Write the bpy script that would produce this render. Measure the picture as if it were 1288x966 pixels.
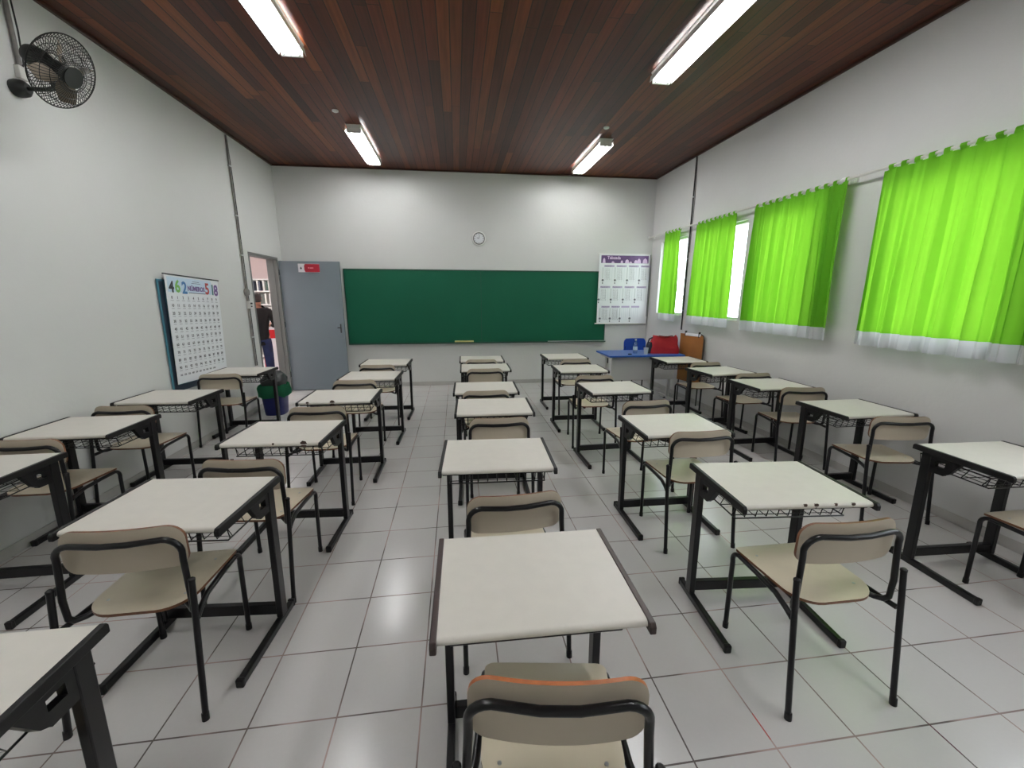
import bpy, bmesh, math, random
from mathutils import Vector, Matrix, Euler
random.seed(7)
PI = math.pi
for o in list(bpy.data.objects): bpy.data.objects.remove(o)
S = bpy.context.scene
COL = S.collection
# ------------------------------------------------------------------ camera
HC = 1.6508
pitch, yaw, roll = math.radians(12.396), math.radians(7.633), math.radians(0.18)
fw = Vector((math.sin(yaw)*math.cos(pitch), math.cos(yaw)*math.cos(pitch), -math.sin(pitch)))
rt0 = Vector((math.cos(yaw), -math.sin(yaw), 0)); up0 = rt0.cross(fw)
cr, sr = math.cos(roll), math.sin(roll)
rt = cr*rt0 + sr*up0; up = -sr*rt0 + cr*up0
cam = bpy.data.cameras.new('camera'); camo = bpy.data.objects.new('camera', cam); COL.objects.link(camo)
cam.sensor_fit = 'HORIZONTAL'; cam.sensor_width = 36.0; cam.lens = 511.896/1288*36; cam.clip_start = 0.02
camo.matrix_world = Matrix(((rt.x, up.x, -fw.x, 0), (rt.y, up.y, -fw.y, 0), (rt.z, up.z, -fw.z, HC), (0, 0, 0, 1)))
S.camera = camo
# ------------------------------------------------------------------ world, exposure, lights
W = bpy.data.worlds.new('overcast_sky'); S.world = W; W.use_nodes = True
bg = W.node_tree.nodes['Background']; bg.inputs[0].default_value = (0.92, 0.96, 1.0, 1); bg.inputs[1].default_value = 8.0
S.view_settings.view_transform = 'Standard'; S.view_settings.look = 'None'; S.view_settings.gamma = 1
S.view_settings.use_curve_mapping = False
S.view_settings.exposure = 0.0
TUBE_POWER = 46.0      # fluorescent tubes
CORRIDOR_POWER = 24.0  # emission of the lamps added beyond the door

# room measurements
XL, XR, YB, YF = -2.87, 3.622, 7.506, -1.6
ZL, ZR = 3.66, 3.695
def zc(x): return ZL + (ZR-ZL)*(x-XL)/(XR-XL)

def portal(y0, y1, z0, z1):
    l = bpy.data.lights.new('window_daylight', 'AREA'); l.shape = 'RECTANGLE'; l.size = y1-y0; l.size_y = z1-z0
    l.cycles.is_portal = True
    o = bpy.data.objects.new('window_daylight', l); COL.objects.link(o)
    o.location = (XR+.16, (y0+y1)/2, (z0+z1)/2); o.rotation_euler = Euler((0, PI/2, 0))
    # area light points along -Z; turn it to point towards -X (into the room)
    o.rotation_euler = Vector((-1, 0, 0)).to_track_quat('-Z', 'Z').to_euler()
WINS = [(6.30, 7.16, 1.33, 2.57), (4.93, 6.02, 1.33, 2.58), (3.84, 4.66, 1.33, 2.58), (2.25, 3.22, 1.33, 2.58), (.75, 1.75, 1.33, 2.58), (-.75, .25, 1.33, 2.58)]
for w in WINS: portal(*w)

# ------------------------------------------------------------------ materials
def lin(r, g, b):
    f = lambda c: (c/255/12.92) if c/255 <= .04045 else ((c/255+.055)/1.055)**2.4
    return (f(r), f(g), f(b), 1)
def mat(name, col, rough=.5, metal=0, spec=.5, emit=None, es=0, var=0, vscale=8, bump=0, bscale=60):
    m = bpy.data.materials.new(name); m.use_nodes = True; nt = m.node_tree; b = nt.nodes['Principled BSDF']
    b.inputs['Base Color'].default_value = col; b.inputs['Roughness'].default_value = rough; b.inputs['Metallic'].default_value = metal
    b.inputs['Specular IOR Level'].default_value = spec
    if emit: b.inputs['Emission Color'].default_value = emit; b.inputs['Emission Strength'].default_value = es
    tc = nt.nodes.new('ShaderNodeTexCoord')
    if var:
        n = nt.nodes.new('ShaderNodeTexNoise'); n.inputs['Scale'].default_value = vscale; n.inputs['Detail'].default_value = 5
        r = nt.nodes.new('ShaderNodeMapRange'); r.inputs['To Min'].default_value = 1-var; r.inputs['To Max'].default_value = 1+var
        r.inputs['From Min'].default_value = .3; r.inputs['From Max'].default_value = .7
        mx = nt.nodes.new('ShaderNodeVectorMath'); mx.operation = 'SCALE'; mx.inputs[0].default_value = col[:3]
        nt.links.new(tc.outputs['Object'], n.inputs['Vector']); nt.links.new(n.outputs['Fac'], r.inputs['Value'])
        nt.links.new(r.outputs['Result'], mx.inputs['Scale']); nt.links.new(mx.outputs[0], b.inputs['Base Color'])
    if bump:
        n2 = nt.nodes.new('ShaderNodeTexNoise'); n2.inputs['Scale'].default_value = bscale
        bp = nt.nodes.new('ShaderNodeBump'); bp.inputs['Strength'].default_value = bump; bp.inputs['Distance'].default_value = .01
        nt.links.new(tc.outputs['Object'], n2.inputs['Vector']); nt.links.new(n2.outputs['Fac'], bp.inputs['Height']); nt.links.new(bp.outputs[0], b.inputs['Normal'])
    return m
M = {}
M['wall'] = mat('painted_plaster', lin(205, 205, 203), .55, var=.02, vscale=1.5, bump=.15, bscale=25)
M['cream'] = mat('cream_laminate', lin(213, 209, 200), .38, var=.02, vscale=20)
M['cream2'] = mat('cream_laminate_seat', lin(205, 194, 172), .33, var=.04, vscale=9)
M['ply3'] = mat('orange_plywood_edge', lin(160, 92, 48), .4, var=.2, vscale=30)
M['ply'] = mat('plywood_edge', lin(112, 72, 48), .45, var=.25, vscale=30)
M['plyback_shaded'] = mat('backrest_laminate', lin(190, 178, 158), .4, var=.03, vscale=9)  # seat cream darkened: shade painted into the backrest's rear face
M['black'] = mat('black_enamel', lin(14, 13, 15), .28, spec=.4)
M['blackpl'] = mat('black_plastic', lin(18, 16, 17), .45, spec=.35)
M['stripbrown'] = mat('worn_brown_plastic', lin(50, 35, 33), .4, var=.15, vscale=30)
M['board'] = mat('green_chalkboard', lin(10, 84, 60), .6, spec=.25, var=.06, vscale=1.2)
M['boardframe'] = mat('dark_green_frame', lin(20, 62, 46), .5)
M['alu'] = mat('aluminium', lin(190, 192, 192), .35, metal=.8)
M['white'] = mat('white_enamel', lin(225, 225, 222), .4)
M['offwhite'] = mat('offwhite_paint', lin(205, 203, 198), .5)
M['door'] = mat('grey_blue_door_paint', lin(118, 128, 136), .45, var=.03, vscale=2)
M['jamb'] = mat('grey_metal_jamb', lin(112, 114, 112), .5)
M['darkmetal'] = mat('dark_metal', lin(52, 52, 52), .45)
M['conduit'] = mat('dirty_conduit', lin(120, 116, 112), .55, var=.3, vscale=12)
M['cable'] = mat('black_cable', lin(24, 24, 26), .5)
M['red'] = mat('red_fabric', lin(165, 18, 32), .75, var=.08, vscale=20, bump=.4, bscale=200)
M['navy'] = mat('navy_fabric', lin(38, 42, 58), .8)
M['redsign'] = mat('red_sign', lin(165, 22, 45), .35)
M['pink'] = mat('pale_pink_print', lin(235, 150, 160), .5)
M['signwhite'] = mat('sign_white', lin(225, 222, 226), .4)
M['ink'] = mat('black_ink', lin(45, 42, 50), .6)
M['greyink'] = mat('grey_ink', lin(120, 116, 126), .6)
M['paper'] = mat('poster_paper', lin(226, 228, 232), .35, var=.015, vscale=5)
M['purple'] = mat('purple_print', lin(92, 62, 112), .4, var=.2, vscale=14)
M['lilac'] = mat('lilac_print', lin(182, 170, 200), .45)
M['palelilac'] = mat('pale_lilac_print', lin(215, 190, 222), .45)
M['palegreen'] = mat('pale_green_print', lin(120, 180, 90), .45)
M['blueprint'] = mat('blue_print', lin(70, 120, 175), .45)
M['redprint'] = mat('red_print', lin(180, 62, 62), .45)
M['tealprint'] = mat('teal_print', lin(50, 110, 110), .45)
M['skyprint'] = mat('light_sky_print', lin(196, 214, 230), .45)
M['violet'] = mat('violet_print', lin(110, 80, 140), .45)
M['tealpaper'] = mat('teal_poster', lin(62, 112, 128), .5, var=.15, vscale=4)
M['chartback'] = mat('dark_blue_strip', lin(40, 52, 66), .5)
M['bluebin'] = mat('blue_plastic_bin', lin(14, 26, 92), .35)
M['bluetable'] = mat('blue_laminate', lin(40, 88, 170), .3)
M['bluechair'] = mat('blue_plastic', lin(14, 66, 170), .35)
M['panel'] = mat('white_panel', lin(196, 196, 196), .5)
M['brownwood'] = mat('brown_wood_panel', lin(150, 98, 46), .5, var=.12, vscale=6)
M['yellow'] = mat('yellowed_cardboard', lin(206, 196, 130), .7)
M['fanblack'] = mat('fan_black', lin(30, 32, 30), .5)
M['fanblade'] = mat('fan_blade', lin(120, 108, 90), .5, var=.1)
M['skin'] = mat('skin', lin(150, 105, 82), .55)
M['jacket'] = mat('black_jacket', lin(13, 11, 12), .9)
M['jeans'] = mat('blue_jeans', lin(24, 37, 76), .85, var=.25, vscale=12)
M['hair'] = mat('dark_hair', lin(24, 18, 15), .6)
M['shoe'] = mat('dark_shoe', lin(26, 24, 24), .6)
M['corrwall'] = mat('pink_white_wall', lin(236, 222, 220), .6)
M['redboard'] = mat('red_board', lin(190, 22, 30), .45)
M['tube'] = mat('lit_tube', (1, 1, 1, 1), .4, emit=(0.985, 0.99, 1.0, 1), es=TUBE_POWER)
M['corrtube'] = mat('added_corridor_tube', (1, 1, 1, 1), .4, emit=(1.0, 0.96, 0.95, 1), es=CORRIDOR_POWER)
M['outground'] = mat('outside_concrete', lin(170, 168, 160), .8)
M['books'] = [mat('book_spine_%s' % n, lin(*c), .6) for n, c in (('grey', (90, 96, 92)), ('green', (60, 84, 74)), ('white', (200, 200, 196)), ('brown', (110, 88, 74)), ('slate', (70, 76, 90)))]

def translucent(name, col, tcol, mix, rough=.9):
    m = bpy.data.materials.new(name); m.use_nodes = True; nt = m.node_tree; nt.nodes.clear()
    o = nt.nodes.new('ShaderNodeOutputMaterial'); d = nt.nodes.new('ShaderNodeBsdfDiffuse'); t = nt.nodes.new('ShaderNodeBsdfTranslucent'); x = nt.nodes.new('ShaderNodeMixShader')
    d.inputs[0].default_value = col; t.inputs[0].default_value = tcol; x.inputs[0].default_value = mix
    nt.links.new(d.outputs[0], x.inputs[1]); nt.links.new(t.outputs[0], x.inputs[2]); nt.links.new(x.outputs[0], o.inputs[0])
    return m
M['green'] = translucent('green_curtain_cloth', lin(112, 190, 55), lin(118, 172, 44), .5)
M['hem'] = translucent('white_curtain_hem', lin(222, 224, 226), lin(170, 172, 174), .4)
M['greenbag'] = translucent('green_plastic_bag', lin(52, 118, 86), lin(60, 150, 100), .5)
M['blackbag'] = mat('black_bag', lin(48, 50, 50), .4)

def glassmat(name, tint, gl=.08):
    m = bpy.data.materials.new(name); m.use_nodes = True; nt = m.node_tree; nt.nodes.clear()
    o = nt.nodes.new('ShaderNodeOutputMaterial'); a = nt.nodes.new('ShaderNodeBsdfTransparent'); g = nt.nodes.new('ShaderNodeBsdfGlossy'); x = nt.nodes.new('ShaderNodeMixShader')
    a.inputs[0].default_value = tint; g.inputs['Roughness'].default_value = .05; x.inputs[0].default_value = gl
    nt.links.new(a.outputs[0], x.inputs[1]); nt.links.new(g.outputs[0], x.inputs[2]); nt.links.new(x.outputs[0], o.inputs[0])
    return m
M['glass'] = glassmat('window_glass', (.95, .97, .98, 1))
M['clear'] = glassmat('clear_bottle_plastic', (.78, .86, .9, 1), .15)

def node_mat(name):
    m = bpy.data.materials.new(name); m.use_nodes = True; nt = m.node_tree
    def N(t, **k):
        n = nt.nodes.new(t)
        for a, b in k.items(): setattr(n, a, b)
        return n
    def L(a, b): nt.links.new(a, b)
    def math_(op, a, b=None):
        n = N('ShaderNodeMath', operation=op)
        for i, v in enumerate((a, b)):
            if v is None: continue
            if isinstance(v, (int, float)): n.inputs[i].default_value = v
            else: L(v, n.inputs[i])
        return n.outputs[0]
    return m, nt, N, L, math_
# ceiling boards
m, nt, N, L, mt = node_mat('varnished_wood_boards'); M['wood'] = m
b = nt.nodes['Principled BSDF']; tc = N('ShaderNodeTexCoord'); sx = N('ShaderNodeSeparateXYZ'); L(tc.outputs['Object'], sx.inputs[0])
PW = .098
q = mt('DIVIDE', sx.outputs[0], PW); row = mt('FLOOR', q); fr = mt('FRACT', q)
wn = N('ShaderNodeTexWhiteNoise', noise_dimensions='1D'); L(row, wn.inputs['W'])
yo = mt('ADD', mt('DIVIDE', sx.outputs[1], 2.9), mt('MULTIPLY', wn.outputs['Value'], 7.3)); pid = mt('FLOOR', yo); fy = mt('FRACT', yo)
cb = N('ShaderNodeCombineXYZ'); L(row, cb.inputs[0]); L(pid, cb.inputs[1])
w2 = N('ShaderNodeTexWhiteNoise', noise_dimensions='3D'); L(cb.outputs[0], w2.inputs['Vector'])
ramp = N('ShaderNodeValToRGB'); L(w2.outputs['Value'], ramp.inputs[0])
e = ramp.color_ramp.elements; e[0].position = 0; e[0].color = lin(60, 26, 15); e[1].position = 1; e[1].color = lin(126, 68, 32)
for p, c in ((.3, lin(82, 37, 21)), (.6, lin(98, 44, 24)), (.82, lin(108, 55, 27))):
    k = ramp.color_ramp.elements.new(p); k.color = c
mp = N('ShaderNodeMapping'); mp.inputs['Scale'].default_value = (40, 1.6, 40); L(tc.outputs['Object'], mp.inputs[0])
ng = N('ShaderNodeTexNoise'); ng.inputs['Scale'].default_value = 1; ng.inputs['Detail'].default_value = 6; L(mp.outputs[0], ng.inputs['Vector'])
gr = N('ShaderNodeMapRange'); gr.inputs['From Min'].default_value = .3; gr.inputs['From Max'].default_value = .7; gr.inputs['To Min'].default_value = .7; gr.inputs['To Max'].default_value = 1.25; L(ng.outputs['Fac'], gr.inputs['Value'])
edge = mt('MINIMUM', fr, mt('SUBTRACT', 1, fr)); gm = mt('GREATER_THAN', edge, .045); ge = mt('GREATER_THAN', mt('MINIMUM', fy, mt('SUBTRACT', 1, fy)), .001)
gv = mt('ADD', mt('MULTIPLY', mt('MULTIPLY', gm, ge), .85), .15)
sc = N('ShaderNodeVectorMath', operation='SCALE'); L(ramp.outputs[0], sc.inputs[0]); L(mt('MULTIPLY', gr.outputs[0], gv), sc.inputs['Scale']); L(sc.outputs[0], b.inputs['Base Color'])
b.inputs['Roughness'].default_value = .4; b.inputs['Specular IOR Level'].default_value = .3
bp = N('ShaderNodeBump'); bp.inputs['Distance'].default_value = .006; bp.inputs['Strength'].default_value = .8; L(mt('MULTIPLY', gm, ge), bp.inputs['Height']); L(bp.outputs[0], b.inputs['Normal'])
# floor tiles
m, nt, N, L, mt = node_mat('grey_ceramic_tiles'); M['floor'] = m
b = nt.nodes['Principled BSDF']; tc = N('ShaderNodeTexCoord'); sx = N('ShaderNodeSeparateXYZ'); L(tc.outputs['Object'], sx.inputs[0])
TS = .3316
qx = mt('DIVIDE', mt('SUBTRACT', sx.outputs[0], -.516), TS); qy = mt('DIVIDE', mt('SUBTRACT', sx.outputs[1], 1.381), TS)
fx, fy = mt('FRACT', qx), mt('FRACT', qy)
dx = mt('MINIMUM', fx, mt('SUBTRACT', 1, fx)); dy = mt('MINIMUM', fy, mt('SUBTRACT', 1, fy))
cb = N('ShaderNodeCombineXYZ'); L(mt('FLOOR', qx), cb.inputs[0]); L(mt('FLOOR', qy), cb.inputs[1])
w2 = N('ShaderNodeTexWhiteNoise', noise_dimensions='3D'); L(cb.outputs[0], w2.inputs['Vector'])
ns = N('ShaderNodeTexNoise'); ns.inputs['Scale'].default_value = 2.2; ns.inputs['Detail'].default_value = 4; L(tc.outputs['Object'], ns.inputs['Vector'])
n3 = N('ShaderNodeTexNoise'); n3.inputs['Scale'].default_value = 60; n3.inputs['Detail'].default_value = 3; L(tc.outputs['Object'], n3.inputs['Vector'])
val = mt('ADD', mt('ADD', .93, mt('MULTIPLY', w2.outputs['Value'], .05)), mt('ADD', mt('MULTIPLY', ns.outputs['Fac'], .08), mt('MULTIPLY', n3.outputs['Fac'], .04)))
tcx = N('ShaderNodeVectorMath', operation='SCALE'); tcx.inputs[0].default_value = lin(196, 194, 192)[:3]; L(val, tcx.inputs['Scale'])
grout = N('ShaderNodeMix', data_type='RGBA'); ng = N('ShaderNodeTexNoise'); ng.inputs['Scale'].default_value = 3; L(tc.outputs['Object'], ng.inputs['Vector'])
grout.inputs['A'].default_value = lin(92, 84, 80); grout.inputs['B'].default_value = lin(168, 146, 140)
mr = N('ShaderNodeMapRange'); mr.inputs['From Min'].default_value = .42; mr.inputs['From Max'].default_value = .6; L(ng.outputs['Fac'], mr.inputs['Value']); L(mr.outputs[0], grout.inputs['Factor'])
gmask = mt('LESS_THAN', mt('MINIMUM', dx, dy), .0095)
fin = N('ShaderNodeMix', data_type='RGBA'); L(gmask, fin.inputs['Factor']); L(tcx.outputs[0], fin.inputs['A']); L(grout.outputs['Result'], fin.inputs['B']); L(fin.outputs['Result'], b.inputs['Base Color'])
L(mt('ADD', .2, mt('MULTIPLY', gmask, .5)), b.inputs['Roughness']); b.inputs['Specular IOR Level'].default_value = .4
bp = N('ShaderNodeBump'); bp.inputs['Distance'].default_value = .003; bp.inputs['Strength'].default_value = .6; L(mt('SUBTRACT', mt('ADD', 1, mt('MULTIPLY', n3.outputs['Fac'], .06)), gmask), bp.inputs['Height']); L(bp.outputs[0], b.inputs['Normal'])

# ------------------------------------------------------------------ mesh helpers
class MB:
    def __init__(s): s.v = []; s.f = []; s.m = []
    def add(s, vs, fs, mi=0):
        n = len(s.v); s.v += [tuple(v) for v in vs]; s.f += [tuple(n+i for i in f) for f in fs]; s.m += [mi]*len(fs)
    def box(s, x0, x1, y0, y1, z0, z1, mi=0):
        s.add([(x, y, z) for z in (z0, z1) for y in (y0, y1) for x in (x0, x1)],
              [(0, 2, 3, 1), (4, 5, 7, 6), (0, 1, 5, 4), (2, 6, 7, 3), (0, 4, 6, 2), (1, 3, 7, 5)], mi)
    def bar(s, a, b, w, h, mi=0, side=(1, 0, 0)):
        a, b = Vector(a), Vector(b); d = (b-a).normalized(); sd = Vector(side); sd = (sd - d*sd.dot(d)).normalized(); u = d.cross(sd)
        vs = []
        for p in (a, b):
            for i, j in ((-1, -1), (1, -1), (1, 1), (-1, 1)): vs.append(p + sd*w/2*i + u*h/2*j)
        s.add(vs, [(0, 1, 2, 3), (7, 6, 5, 4), (0, 4, 5, 1), (1, 5, 6, 2), (2, 6, 7, 3), (3, 7, 4, 0)], mi)
    def tube(s, pts, r, n=8, mi=0, closed=False):
        P = [Vector(p) for p in pts]; R = r if isinstance(r, (list, tuple)) else [r]*len(P)
        rings = []; nrm = None; N_ = len(P)
        for i, p in enumerate(P):
            if closed: t = (P[(i+1) % N_]-P[i-1]).normalized()
            else: t = ((P[i+1]-p) if i == 0 else (p-P[i-1]) if i == N_-1 else ((P[i+1]-p).normalized()+(p-P[i-1]).normalized())).normalized()
            if nrm is None:
                nrm = t.cross(Vector((0, 0, 1)))
                if nrm.length < .1: nrm = t.cross(Vector((0, 1, 0)))
            nrm = (nrm - t*nrm.dot(t)).normalized(); bn = t.cross(nrm)
            rings.append([p + (nrm*math.cos(2*PI*k/n) + bn*math.sin(2*PI*k/n))*R[i] for k in range(n)])
        vs = [v for rg in rings for v in rg]; fs = []
        for i in range(N_ if closed else N_-1):
            for k in range(n):
                j = (i+1) % N_; fs.append((i*n+k, i*n+(k+1) % n, j*n+(k+1) % n, j*n+k))
        if not closed: fs += [tuple(range(n))[::-1], tuple((N_-1)*n+k for k in range(n))]
        s.add(vs, fs, mi)
    def lathe(s, c, prof, n=24, axis='Z', mi=0):
        vs = []
        for r, h in prof:
            for k in range(n):
                a = 2*PI*k/n; x, y = r*math.cos(a), r*math.sin(a)
                v = {'Z': (x, y, h), 'X': (h, x, y), 'Y': (x, h, y)}[axis]; vs.append((c[0]+v[0], c[1]+v[1], c[2]+v[2]))
        fs = [(i*n+k, i*n+(k+1) % n, (i+1)*n+(k+1) % n, (i+1)*n+k) for i in range(len(prof)-1) for k in range(n)]
        fs += [tuple(range(n))[::-1], tuple((len(prof)-1)*n+k for k in range(n))]
        s.add(vs, fs, mi)
    def prism(s, poly, f0, f1, mi=0):
        n = len(poly); vs = [f0(p) for p in poly]+[f1(p) for p in poly]
        s.add(vs, [tuple(range(n))[::-1], tuple(range(n, 2*n))]+[(i, (i+1) % n, n+(i+1) % n, n+i) for i in range(n)], mi)
    def build(s, name, mats, parent=None, smooth=False, bevel=0, loc=None, rotz=0):
        me = bpy.data.meshes.new(name); me.from_pydata(s.v, [], s.f)
        for i, p in enumerate(me.polygons): p.material_index = s.m[i]
        bm = bmesh.new(); bm.from_mesh(me); bmesh.ops.recalc_face_normals(bm, faces=bm.faces); bm.to_mesh(me); bm.free()
        for mm in (mats if isinstance(mats, (list, tuple)) else [mats]): me.materials.append(mm)
        o = bpy.data.objects.new(name, me); COL.objects.link(o)
        if parent: o.parent = parent
        if loc: o.location = loc
        if rotz: o.rotation_euler = (0, 0, rotz)
        if smooth:
            for p in me.polygons: p.use_smooth = True
            try: me.set_sharp_from_angle(angle=math.radians(40))
            except Exception: pass
        if bevel:
            bv = o.modifiers.new('bevel', 'BEVEL'); bv.width = bevel; bv.segments = 2; bv.limit_method = 'ANGLE'
        return o
def tag(o, label, cat, group=None, kind=None):
    o['label'] = label; o['category'] = cat
    if group: o['group'] = group
    if kind: o['kind'] = kind
    return o
def struct(o): o['kind'] = 'structure'; return o
def empty(name, loc, rz=0):
    o = bpy.data.objects.new(name, None); COL.objects.link(o); o.location = loc; o.rotation_euler = (0, 0, rz); o.empty_display_size = .1; return o
def copy_tree(o, parent=None):
    c = o.copy(); COL.objects.link(c); c.parent = parent
    for ch in list(o.children): copy_tree(ch, c)
    return c
def arc(c, r, a0, a1, n, f): return [f(c[0]+r*math.cos(a0+(a1-a0)*i/n), c[1]+r*math.sin(a0+(a1-a0)*i/n)) for i in range(n+1)]
def text(name, body, mtl, parent, M4, size, align='LEFT', ext=.0004, spacing=1.0, cs=1.0, bold=0):
    cu = bpy.data.curves.new(name, 'FONT'); cu.body = body; cu.size = size; cu.align_x = align; cu.align_y = 'TOP'
    cu.extrude = ext; cu.space_line = spacing; cu.space_character = cs; cu.offset = bold; cu.materials.append(mtl); cu.resolution_u = 3
    t_ = bpy.data.objects.new(name, cu); me = t_.to_mesh().copy(); bpy.data.objects.remove(t_); bpy.data.curves.remove(cu); me.name = name
    if not me.materials: me.materials.append(mtl)
    o = bpy.data.objects.new(name, me); COL.objects.link(o); o.matrix_world = M4
    if parent:
        o.parent = parent; o.matrix_parent_inverse = Matrix(); o.matrix_world = M4 if parent.matrix_world == Matrix() else M4
    return o

# ------------------------------------------------------------------ structure
def wall_plane(name, along, pos, thick, a0, a1, z0, z1, holes, material, ztop=None):
    """along 'y': wall in plane x=pos; thick signed outward; holes (a0,a1,z0,z1)"""
    mb = MB(); cuts = sorted(set([a0, a1]+[h[0] for h in holes]+[h[1] for h in holes])); zt = z1
    for i in range(len(cuts)-1):
        c0, c1 = cuts[i], cuts[i+1]; hs = sorted([(h[2], h[3]) for h in holes if h[0] <= c0+1e-6 and h[1] >= c1-1e-6]); z = z0; seg = []
        for h0, h1 in hs:
            if h0 > z: seg.append((z, h0))
            z = h1
        seg.append((z, zt))
        for s0, s1 in seg:
            p0, p1 = min(pos, pos+thick), max(pos, pos+thick)
            if along == 'y': mb.box(p0, p1, c0, c1, s0, s1)
            else: mb.box(c0, c1, p0, p1, s0, s1)
    return struct(mb.build(name, material))
mb = MB(); mb.box(XL-.2, XR+.2, YF-.2, YB+.2, -.1, 0); struct(mb.build('floor', M['floor']))
mb = MB(); x0, x1 = XL-.2, XR+.2
mb.add([(x0, YF-.2, zc(x0)), (x1, YF-.2, zc(x1)), (x1, YB+.2, zc(x1)), (x0, YB+.2, zc(x0)), (x0, YF-.2, zc(x0)+.1), (x1, YF-.2, zc(x1)+.1), (x1, YB+.2, zc(x1)+.1), (x0, YB+.2, zc(x0)+.1)],
       [(0, 1, 2, 3), (7, 6, 5, 4), (0, 4, 5, 1), (1, 5, 6, 2), (2, 6, 7, 3), (3, 7, 4, 0)])
struct(mb.build('ceiling', M['wood']))
DY0, DY1, DZ = 6.40, 7.30, 2.19
wall_plane('wall_left', 'y', XL, -.16, YF, YB, 0, 3.75, [(DY0-.035, DY1+.035, 0, DZ+.035)], M['wall'])
wall_plane('wall_right', 'y', XR, .16, YF, YB, 0, 3.75, WINS, M['wall'])
wall_plane('wall_back', 'x', YB, .16, XL-.16, XR+.16, 0, 3.75, [], M['wall'])
wall_plane('wall_front', 'x', YF, -.16, XL-.16, XR+.16, 0, 3.75, [], M['wall'])
M['skirt'] = mat('grey_tile_skirting', lin(176, 174, 170), .3, var=.05, vscale=5)
for nm, b4 in (('baseboard_back', (XL, XR, YB-.009, YB, 0, .075)), ('baseboard_right', (XR-.009, XR, YF, YB-.01, 0, .075)), ('baseboard_left', (XL, XL+.009, YF, DY0-.06, 0, .075)), ('baseboard_front', (XL+.01, XR-.01, YF, YF+.009, 0, .075))):
    mb = MB(); mb.box(*b4); struct(mb.build(nm, M['skirt'], bevel=.002))
# timber edge beading where ceiling meets the walls
M['bead'] = mat('dark_wood_beading', lin(58, 30, 18), .4)
for nm, b4 in (('trim_1', (XL, XL+.03, YF, YB, zc(XL)-.022, zc(XL)+.01)), ('trim_2', (XR-.03, XR, YF, YB, zc(XR)-.022, zc(XR)+.01))):
    mb = MB(); mb.box(*b4); struct(mb.build(nm, M['bead'], bevel=.004))
mb = MB(); mb.bar((XL+.03, YB-.015, zc(XL)-.006), (XR-.03, YB-.015, zc(XR)-.006), .03, .03, side=(0, 1, 0)); struct(mb.build('trim_3', M['bead']))
# windows
for i, (y0, y1, z0, z1) in enumerate(WINS):
    e = empty('window_%d' % (i+1), (XR+.08, (y0+y1)/2, z0)); struct(e); w, h = (y1-y0)/2, z1-z0
    mb = MB(); t = .03
    mb.box(-.025, .025, -w, w, 0, t); mb.box(-.025, .025, -w, w, h-t, h); mb.box(-.025, .025, -w, -w+t, t, h-t); mb.box(-.025, .025, w-t, w, t, h-t)
    mb.box(-.012, .012, -.008, .008, t, h-t)
    mb.build('window_frame', M['white'], e)
    mb = MB(); mb.box(-.003, .003, -w+t, w-t, t, h-t); mb.build('pane', M['glass'], e)
    if i < 2:
        mb = MB()
        for (yy, zz, r) in ((-w+.16, .28, .045), (-w+.24, .22, .03), (-w+.13, .20, .03), (-w+.22, .62, .022), (-w+.18, .98, .022)):
            for k in range(5):
                a = 2*PI*k/5; mb.lathe((-.006, yy+r*.6*math.cos(a), zz+r*.6*math.sin(a)), [(r*.32, 0), (r*.32, -.001)], 8, 'X')
        mb.build('painted_flowers', M['pink'], e)
    mb = MB(); mb.box(-.10, -.045, -w, w, -.02, .0); mb.build('window_sill', M['offwhite'], e)
# outside ground
mb = MB(); mb.box(XR+.16, 30, -12, 26, -.3, -.2); o = mb.build('outside_ground', M['outground']); struct(o)
# corridor / library beyond the door
CX0, CY0, CY1 = -7.2, 4.2, 12.6
mb = MB(); mb.box(CX0, XL-.2, CY0, CY1, -.1, 0); mb.box(XL-.2, XL-.16, DY0, DY1, -.1, 0); struct(mb.build('floor_corridor', M['floor']))
for nm, b4 in (('wall_corridor_back', (CX0, XL-.16, CY1, CY1+.1, 0, 3.2)), ('wall_corridor_left', (CX0-.1, CX0, CY0, CY1, 0, 3.2)), ('wall_corridor_front', (CX0, XL-.16, CY0-.1, CY0, 0, 3.2)), ('wall_corridor_right', (XL-.16, XL-.06, YB+.16, CY1, 0, 3.2)), ('ceiling_corridor', (CX0, XL-.16, CY0, CY1, 3.2, 3.3))):
    mb = MB(); mb.box(*b4); struct(mb.build(nm, M['corrwall']))
# door frame and leaf
e = empty('door_1', (XL-.08, DY1, 0)); struct(e)
mb = MB(); L_ = DY1-DY0
mb.box(-.08, .085, 0, .035, 0, DZ+.035); mb.box(-.08, .085, -L_-.035, -L_, 0, DZ+.035); mb.box(-.08, .085, -L_, 0, DZ, DZ+.035)
mb.box(-.03, .03, -.012, 0, 0, DZ); mb.box(-.03, .03, -L_, -L_+.012, 0, DZ)
mb.build('door_frame', M['jamb'], e, bevel=.002)
lf = MB(); lf.box(.09, 1.035, .04, .075, .012, 2.175); leaf = lf.build('door_leaf', M['door'], e, bevel=.002)
mb = MB()
for z in (.25, 1.1, 1.95): mb.lathe((.088, .05, z), [(.009, 0), (.009, .09)], 10)
mb.build('hinge', M['darkmetal'], leaf)
mb = MB(); mb.box(.965, .985, .034, .04, 1.0, 1.15); mb.tube([(.975, .04, 1.09), (.975, .005, 1.09), (.93, .0, 1.09)], .008, 8); mb.build('door_handle', M['darkmetal'], leaf, smooth=True)
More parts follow.
